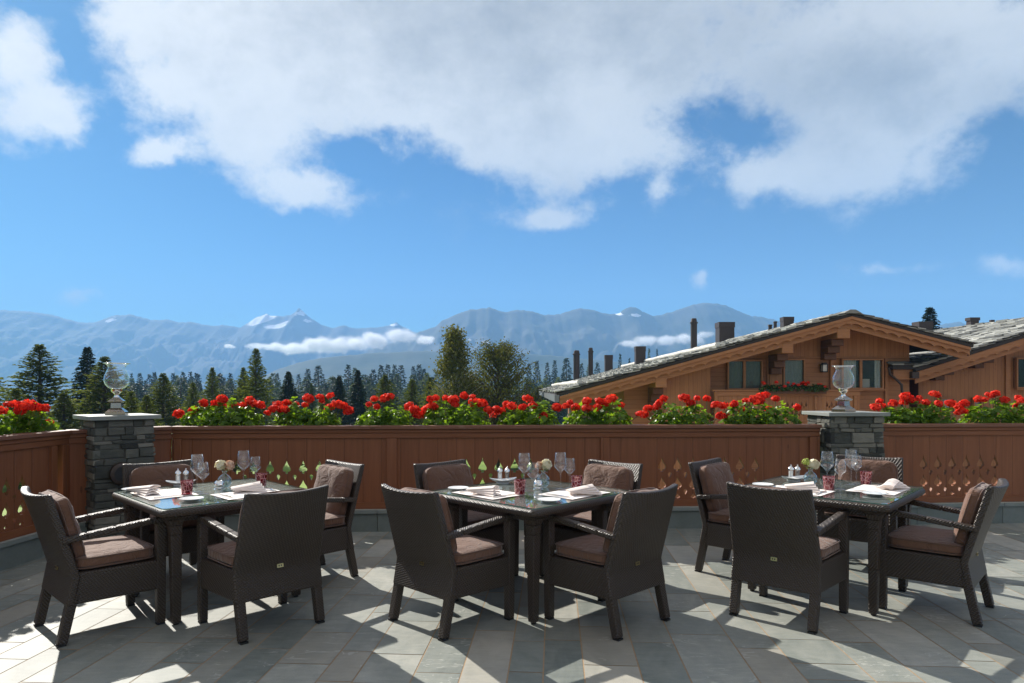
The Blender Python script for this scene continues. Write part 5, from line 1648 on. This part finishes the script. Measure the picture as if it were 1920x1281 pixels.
for px, top, hw, d in explicit:
    d *= 2.2
    kd = 'spruce' if r3.random() < .8 else 'fir'
    far = (kd, px, top, hw, d)
    x = (px - 960) / F * d; zt = CH + (YH - top) / F * d; zb = ground_z(x, d) - .2
    o = link('distant_' + kd, FAR[kd, nf % 3], None, (x, d, zb), r3.uniform(0, 6)); nf += 1
    w = 2.4 * (hw / F * d) / .19; o.scale = (w, w, zt - zb); tag(o, FARL[kd], 'tree', 'distant %s trees of the wooded rise' % kd)
for i in range(190):
    px = r3.uniform(200, 1160); d = r3.uniform(150, 420)
    if 800 < px < 985 and r3.random() < .5: continue
    kd = r3.choice(['spruce', 'spruce', 'spruce', 'fir', 'fir', 'larch']); top = r3.uniform(700, 731) - (d - 150) * .012
    hw = r3.uniform(9, 14) * 250 / d
    x = (px - 960) / F * d; zt = CH + (YH - top) / F * d; zb = ground_z(x, d) - .2
    o = link('distant_' + kd, FAR[kd, nf % 3], None, (x, d, zb), r3.uniform(0, 6)); nf += 1
    w = 2.4 * (hw / F * d) / .19; o.scale = (w, w, zt - zb); tag(o, FARL[kd], 'tree', 'distant %s trees of the wooded rise' % kd)


for i in range(90):
    px = r3.uniform(215, 1130); d = r3.uniform(130, 210)
    if 810 < px < 980: continue
    kd = r3.choice(['spruce', 'spruce', 'fir']); top = r3.uniform(708, 738); hw = r3.uniform(10, 15) * 180 / d
    x = (px - 960) / F * d; zt = CH + (YH - top) / F * d; zb = ground_z(x, d) - .2
    o = link('distant_' + kd, FAR[kd, nf % 3], None, (x, d, zb), r3.uniform(0, 6)); nf += 1
    w = 2.4 * (hw / F * d) / .19; o.scale = (w, w, zt - zb); tag(o, FARL[kd], 'tree', 'distant %s trees of the wooded rise' % kd)

# ------------------------------------------------------------------ mountains, low cloud, haze
def mtn_mat(name, rock, grass, snow=None):
    m, t = new_mat(name)
    g = t.n('NewGeometry'); pos = g.outputs['Position']
    a = t.noise(pos, .004, 8, .58); b = t.noise(pos, .0225, 5, .6)
    col = t.ramp(t.math('ADD', t.math('MULTIPLY', a, .65), t.math('MULTIPLY', b, .35)), [(.36, (*grass, 1)), (.56, (*rock, 1)), (.75, (*[x * 1.3 for x in rock], 1))])
    if snow:
        s = t.n('SeparateXYZ', {0: pos}); tot = None
        for cx, cz, rx, rz in snow:
            e = t.math('DIVIDE', t.math('SUBTRACT', s.outputs[0], cx), rx); h = t.math('DIVIDE', t.math('SUBTRACT', s.outputs[2], cz), rz)
            k = t.math('EXPONENT', t.math('MULTIPLY', t.math('ADD', t.math('MULTIPLY', e, e), t.math('MULTIPLY', h, h)), -1.0))
            tot = k if tot is None else t.math('ADD', tot, k)
        n3 = t.noise(t.mapped(pos, (1, 1, 1.8)), .0225, 7, .72)
        f = t.math('MULTIPLY', t.math('SUBTRACT', t.math('ADD', tot, t.math('MULTIPLY', t.math('SUBTRACT', n3, .5), 2.6)), .62), 9.0, clamp=True)
        f = t.math('MULTIPLY', f, t.math('GREATER_THAN', tot, .16))
        col = t.mix(f, col, (.84, .86, .9, 1))
    principled(t, color=col, rough=.9, spec=.1, normal=t.bump(b, .3, 9.0))
    return m


def mountain(name, prof, D, W, mat, amp, zbase_, seed, nx=620, ny=70):
    mb = MB(); W *= .4; amp *= .27; zbase = zbase_ * .6
    x0, x1 = prof[0][0], prof[-1][0]
    def ridge(px):
        for (a, ya), (b, yb) in zip(prof, prof[1:]):
            if a <= px <= b:
                t = (px - a) / (b - a); return ya + (yb - ya) * t
        return prof[-1][1]
    for j in range(ny + 1):
        t = -.35 + 1.35 * j / ny           # behind the ridge .. in front
        for i in range(nx + 1):
            px = x0 + (x1 - x0) * i / nx
            zr = CH + (YH - ridge(px)) / F * D + (7.0 * mnoise.fractal(Vector((px * .09, seed, 0)), .7, 2.1, 6) * D / 6000)
            X = (px - 960) / F * D; Y = D - W * t
            f = max(0.0, 1 - abs(t) ** .85) if t > 0 else max(0.0, 1 + t * 1.6)
            v = Vector((X / 248, Y / 360, seed))
            sp = (mnoise.ridged_multi_fractal(v, .9, 2.1, 5, 1.0, 2.0) - 1.2) * amp
            sp += mnoise.fractal(Vector((X / 60, Y / 60, seed)), .7, 2.0, 5) * amp * .30
            z = zbase + (zr - zbase) * f + (sp - (0 if t <= 0 else 0)) * min(1, abs(t) * 3.2) * (1 if t > 0 else .5)
            if t > 0:      # never above the line of sight to the ridge
                z = min(z, CH + (zr - CH) * (Y / D) - 1.6 * min(1, t * 12))
            mb.v.append((X * (Y / D) ** .15, Y, z))
    n = nx + 1
    for j in range(ny):
        for i in range(nx): mb.face((j * n + i, (j + 1) * n + i, (j + 1) * n + i + 1, j * n + i + 1))
    tag(mb.build(name, mat, smooth=180), kind='structure')


PR_R = [(690, 655), (745, 640), (785, 622), (815, 612), (830, 600), (845, 593), (860, 587), (880, 580), (905, 577), (912, 577), (917, 574), (925, 579), (950, 585), (958, 582), (970, 580), (1000, 583), (1020, 590), (1050, 588), (1085, 577), (1110, 580), (1140, 588), (1160, 587), (1172, 578), (1182, 574), (1190, 575), (1205, 583), (1225, 592), (1250, 587), (1280, 577), (1300, 570), (1320, 567), (1345, 568), (1362, 572), (1385, 582), (1410, 592), (1430, 593), (1450, 598), (1480, 606), (1550, 618), (1640, 622), (1750, 612), (1785, 604), (1800, 602), (1815, 608), (1870, 622), (1960, 635), (2100, 640), (2300, 625), (2600, 630)]
PR_L = [(-700, 600), (-500, 570), (-300, 590), (-120, 570), (-60, 577), (0, 580), (30, 582), (60, 584), (100, 590), (140, 602), (160, 605), (175, 604), (192, 598), (215, 590), (228, 590), (242, 588), (265, 594), (285, 600), (300, 599), (312, 598), (335, 604), (357, 602), (378, 607), (400, 610), (425, 609), (450, 613), (462, 606), (472, 599), (484, 593), (500, 588), (510, 592), (530, 592), (545, 590), (552, 585), (557, 579), (560, 575), (565, 580), (575, 590), (585, 597), (605, 610), (625, 614), (645, 609), (665, 615), (690, 614), (712, 613), (730, 609), (743, 603), (755, 612), (775, 622), (800, 628), (850, 640), (950, 660)]
PR_F = [(250, 790), (330, 762), (430, 728), (480, 708), (520, 690), (560, 677), (600, 668), (650, 663), (700, 659), (760, 656), (860, 654), (960, 657), (1060, 666), (1200, 680), (1400, 700), (1700, 720), (2200, 760)]
KS = .4
DL, DR, DF = 9800.0 * KS, 7000.0 * KS, 4600.0 * KS


def snowp(px, py, rx, ry, D):
    q = Q(px, py, D); return (q.x * .985, q.z, rx / F * D, ry / F * D)


mountain('mountain_range_far', PR_L, DL, 3600, mtn_mat('far_rock', (.085, .085, .085), (.055, .06, .05), [snowp(474, 607, 22, 11, DL), snowp(496, 597, 22, 11, DL), snowp(560, 588, 12, 8, DL), snowp(540, 610, 14, 9, DL), snowp(525, 618, 24, 6, DL), snowp(735, 610, 10, 5, DL), snowp(205, 602, 14, 8, DL), snowp(575, 604, 8, 5, DL)]), 230, -250, 3.3)
mountain('mountain_range_right', PR_R, DR, 2600, mtn_mat('near_rock', (.085, .082, .07), (.045, .052, .036), [snowp(1162, 589, 7, 5, DR), snowp(1190, 594, 16, 4, DR)]), 200, -250, 8.1)
mountain('foothill', PR_F, DF, 1800, mtn_mat('wooded_rock', (.06, .07, .05), (.035, .05, .03)), 80, -200, 5.7, 260, 40)


def low_cloud(name, pts, D, label, den):
    """bank of vapour: soft puffs eroded by turbulence, inside a closed hull"""
    m, t = new_mat('vapour_' + name + str(int(pts[0][0])))
    g = t.n('TexCoord').outputs['Object']
    w = t.n('TexNoise', {'Vector': g, 'Scale': .01, 'Detail': 4.0}).outputs['Color']
    wv = t.n('VectorMath', {0: t.n('VectorMath', {0: w, 1: (.5, .5, .5)}, operation='SUBTRACT').outputs[0], 1: (80, 80, 30)}, operation='MULTIPLY').outputs[0]
    gw = t.n('VectorMath', {0: g, 1: wv}, operation='ADD').outputs[0]
    s = t.n('SeparateXYZ', {0: gw})
    tot = None; x0 = y0 = z0 = 1e9; x1 = y1 = z1 = -1e9
    k = F / D
    for px, py, rx, ry in pts:
        c = Q(px, py, D)
        q = None
        for i, r_ in ((0, rx / k), (1, rx / k * .8), (2, ry / k)):
            e = t.math('MULTIPLY', t.math('SUBTRACT', s.outputs[i], c[i]), 1 / r_); e = t.math('MULTIPLY', e, e)
            q = e if q is None else t.math('ADD', q, e)
        gs = t.math('EXPONENT', t.math('MULTIPLY', q, -1.1))
        tot = gs if tot is None else t.math('MAXIMUM', tot, gs)
        x0 = min(x0, c.x - 2 * rx / k); x1 = max(x1, c.x + 2 * rx / k); z0 = min(z0, c.z - 2 * ry / k); z1 = max(z1, c.z + 2 * ry / k); y1 = max(y1, 1.6 * rx / k)
    n1 = t.noise(g, .0225, 7, .66)
    d = t.math('ADD', tot, t.math('MULTIPLY', t.math('SUBTRACT', n1, .5), 1.7))
    d = t.n('MapRange', {'Value': d, 'From Min': .36, 'From Max': .85}, interpolation_type='SMOOTHSTEP').outputs[0]
    pv = t.n('VolumePrincipled', {'Color': (.985, .985, .99, 1), 'Density': t.math('MULTIPLY', d, den), 'Anisotropy': .3})
    t.link(pv.outputs[0], t.out.inputs['Volume'])
    mb = MB(); mb.box(x0, x1, D - y1, D + y1, z0, z1)
    tag(mb.build(name, m), label, 'cloud', 'low cloud banks before the mountains')


low_cloud('cloud_bank', [(478, 648, 22, 9), (510, 650, 30, 11), (548, 653, 36, 12), (590, 648, 36, 16), (630, 648, 36, 17), (668, 644, 34, 17), (705, 640, 36, 18), (738, 632, 28, 18), (765, 632, 26, 14), (795, 638, 24, 9), (810, 634, 12, 6)], 5600.0 * KS, 'long white cloud bank low before the snowy peak, left of the birch', .05)
low_cloud('cloud_bank', [(1180, 642, 20, 8), (1210, 638, 28, 12), (1245, 640, 30, 11), (1285, 637, 34, 11), (1320, 626, 20, 8)], 5600.0 * KS, 'white cloud bank low before the right mountains, behind the chalet chimneys', .045)
low_cloud('cloud_bank', [(428, 650, 14, 5), (422, 651, 8, 4)], 5600.0 * KS, 'tiny white cloud puff alone left of the long cloud bank', .07)
low_cloud('cloud_bank', [(912, 640, 9, 5), (884, 636, 6, 4)], 5600.0 * KS, 'tiny cloud wisp between the birch and the broad leafy tree', .03)


def haze():
    m, t = new_mat('air')
    pv = t.n('VolumePrincipled', {'Color': (.27, .53, .95, 1), 'Density': HAZE, 'Anisotropy': 0.0})
    t.link(pv.outputs[0], t.out.inputs['Volume'])
    mb = MB(); mb.box(-6200, 6200, -600, 4700, -700, 640); tag(mb.build('haze', m), kind='stuff')


HAZE = 3.0e-4
haze()

# ------------------------------------------------------------------ render settings
SC.render.engine = 'CYCLES'
cy = SC.cycles
cy.max_bounces = 10; cy.diffuse_bounces = 4; cy.glossy_bounces = 4; cy.transmission_bounces = 6; cy.transparent_max_bounces = 32; cy.volume_bounces = 3
cy.use_denoising = True
cy.caustics_reflective = False; cy.caustics_refractive = False
cy.sample_clamp_indirect = 6.0
SC.view_settings.view_transform = 'Standard'; SC.view_settings.look = 'None'; SC.view_settings.exposure = 1.15; SC.view_settings.gamma = 1.0
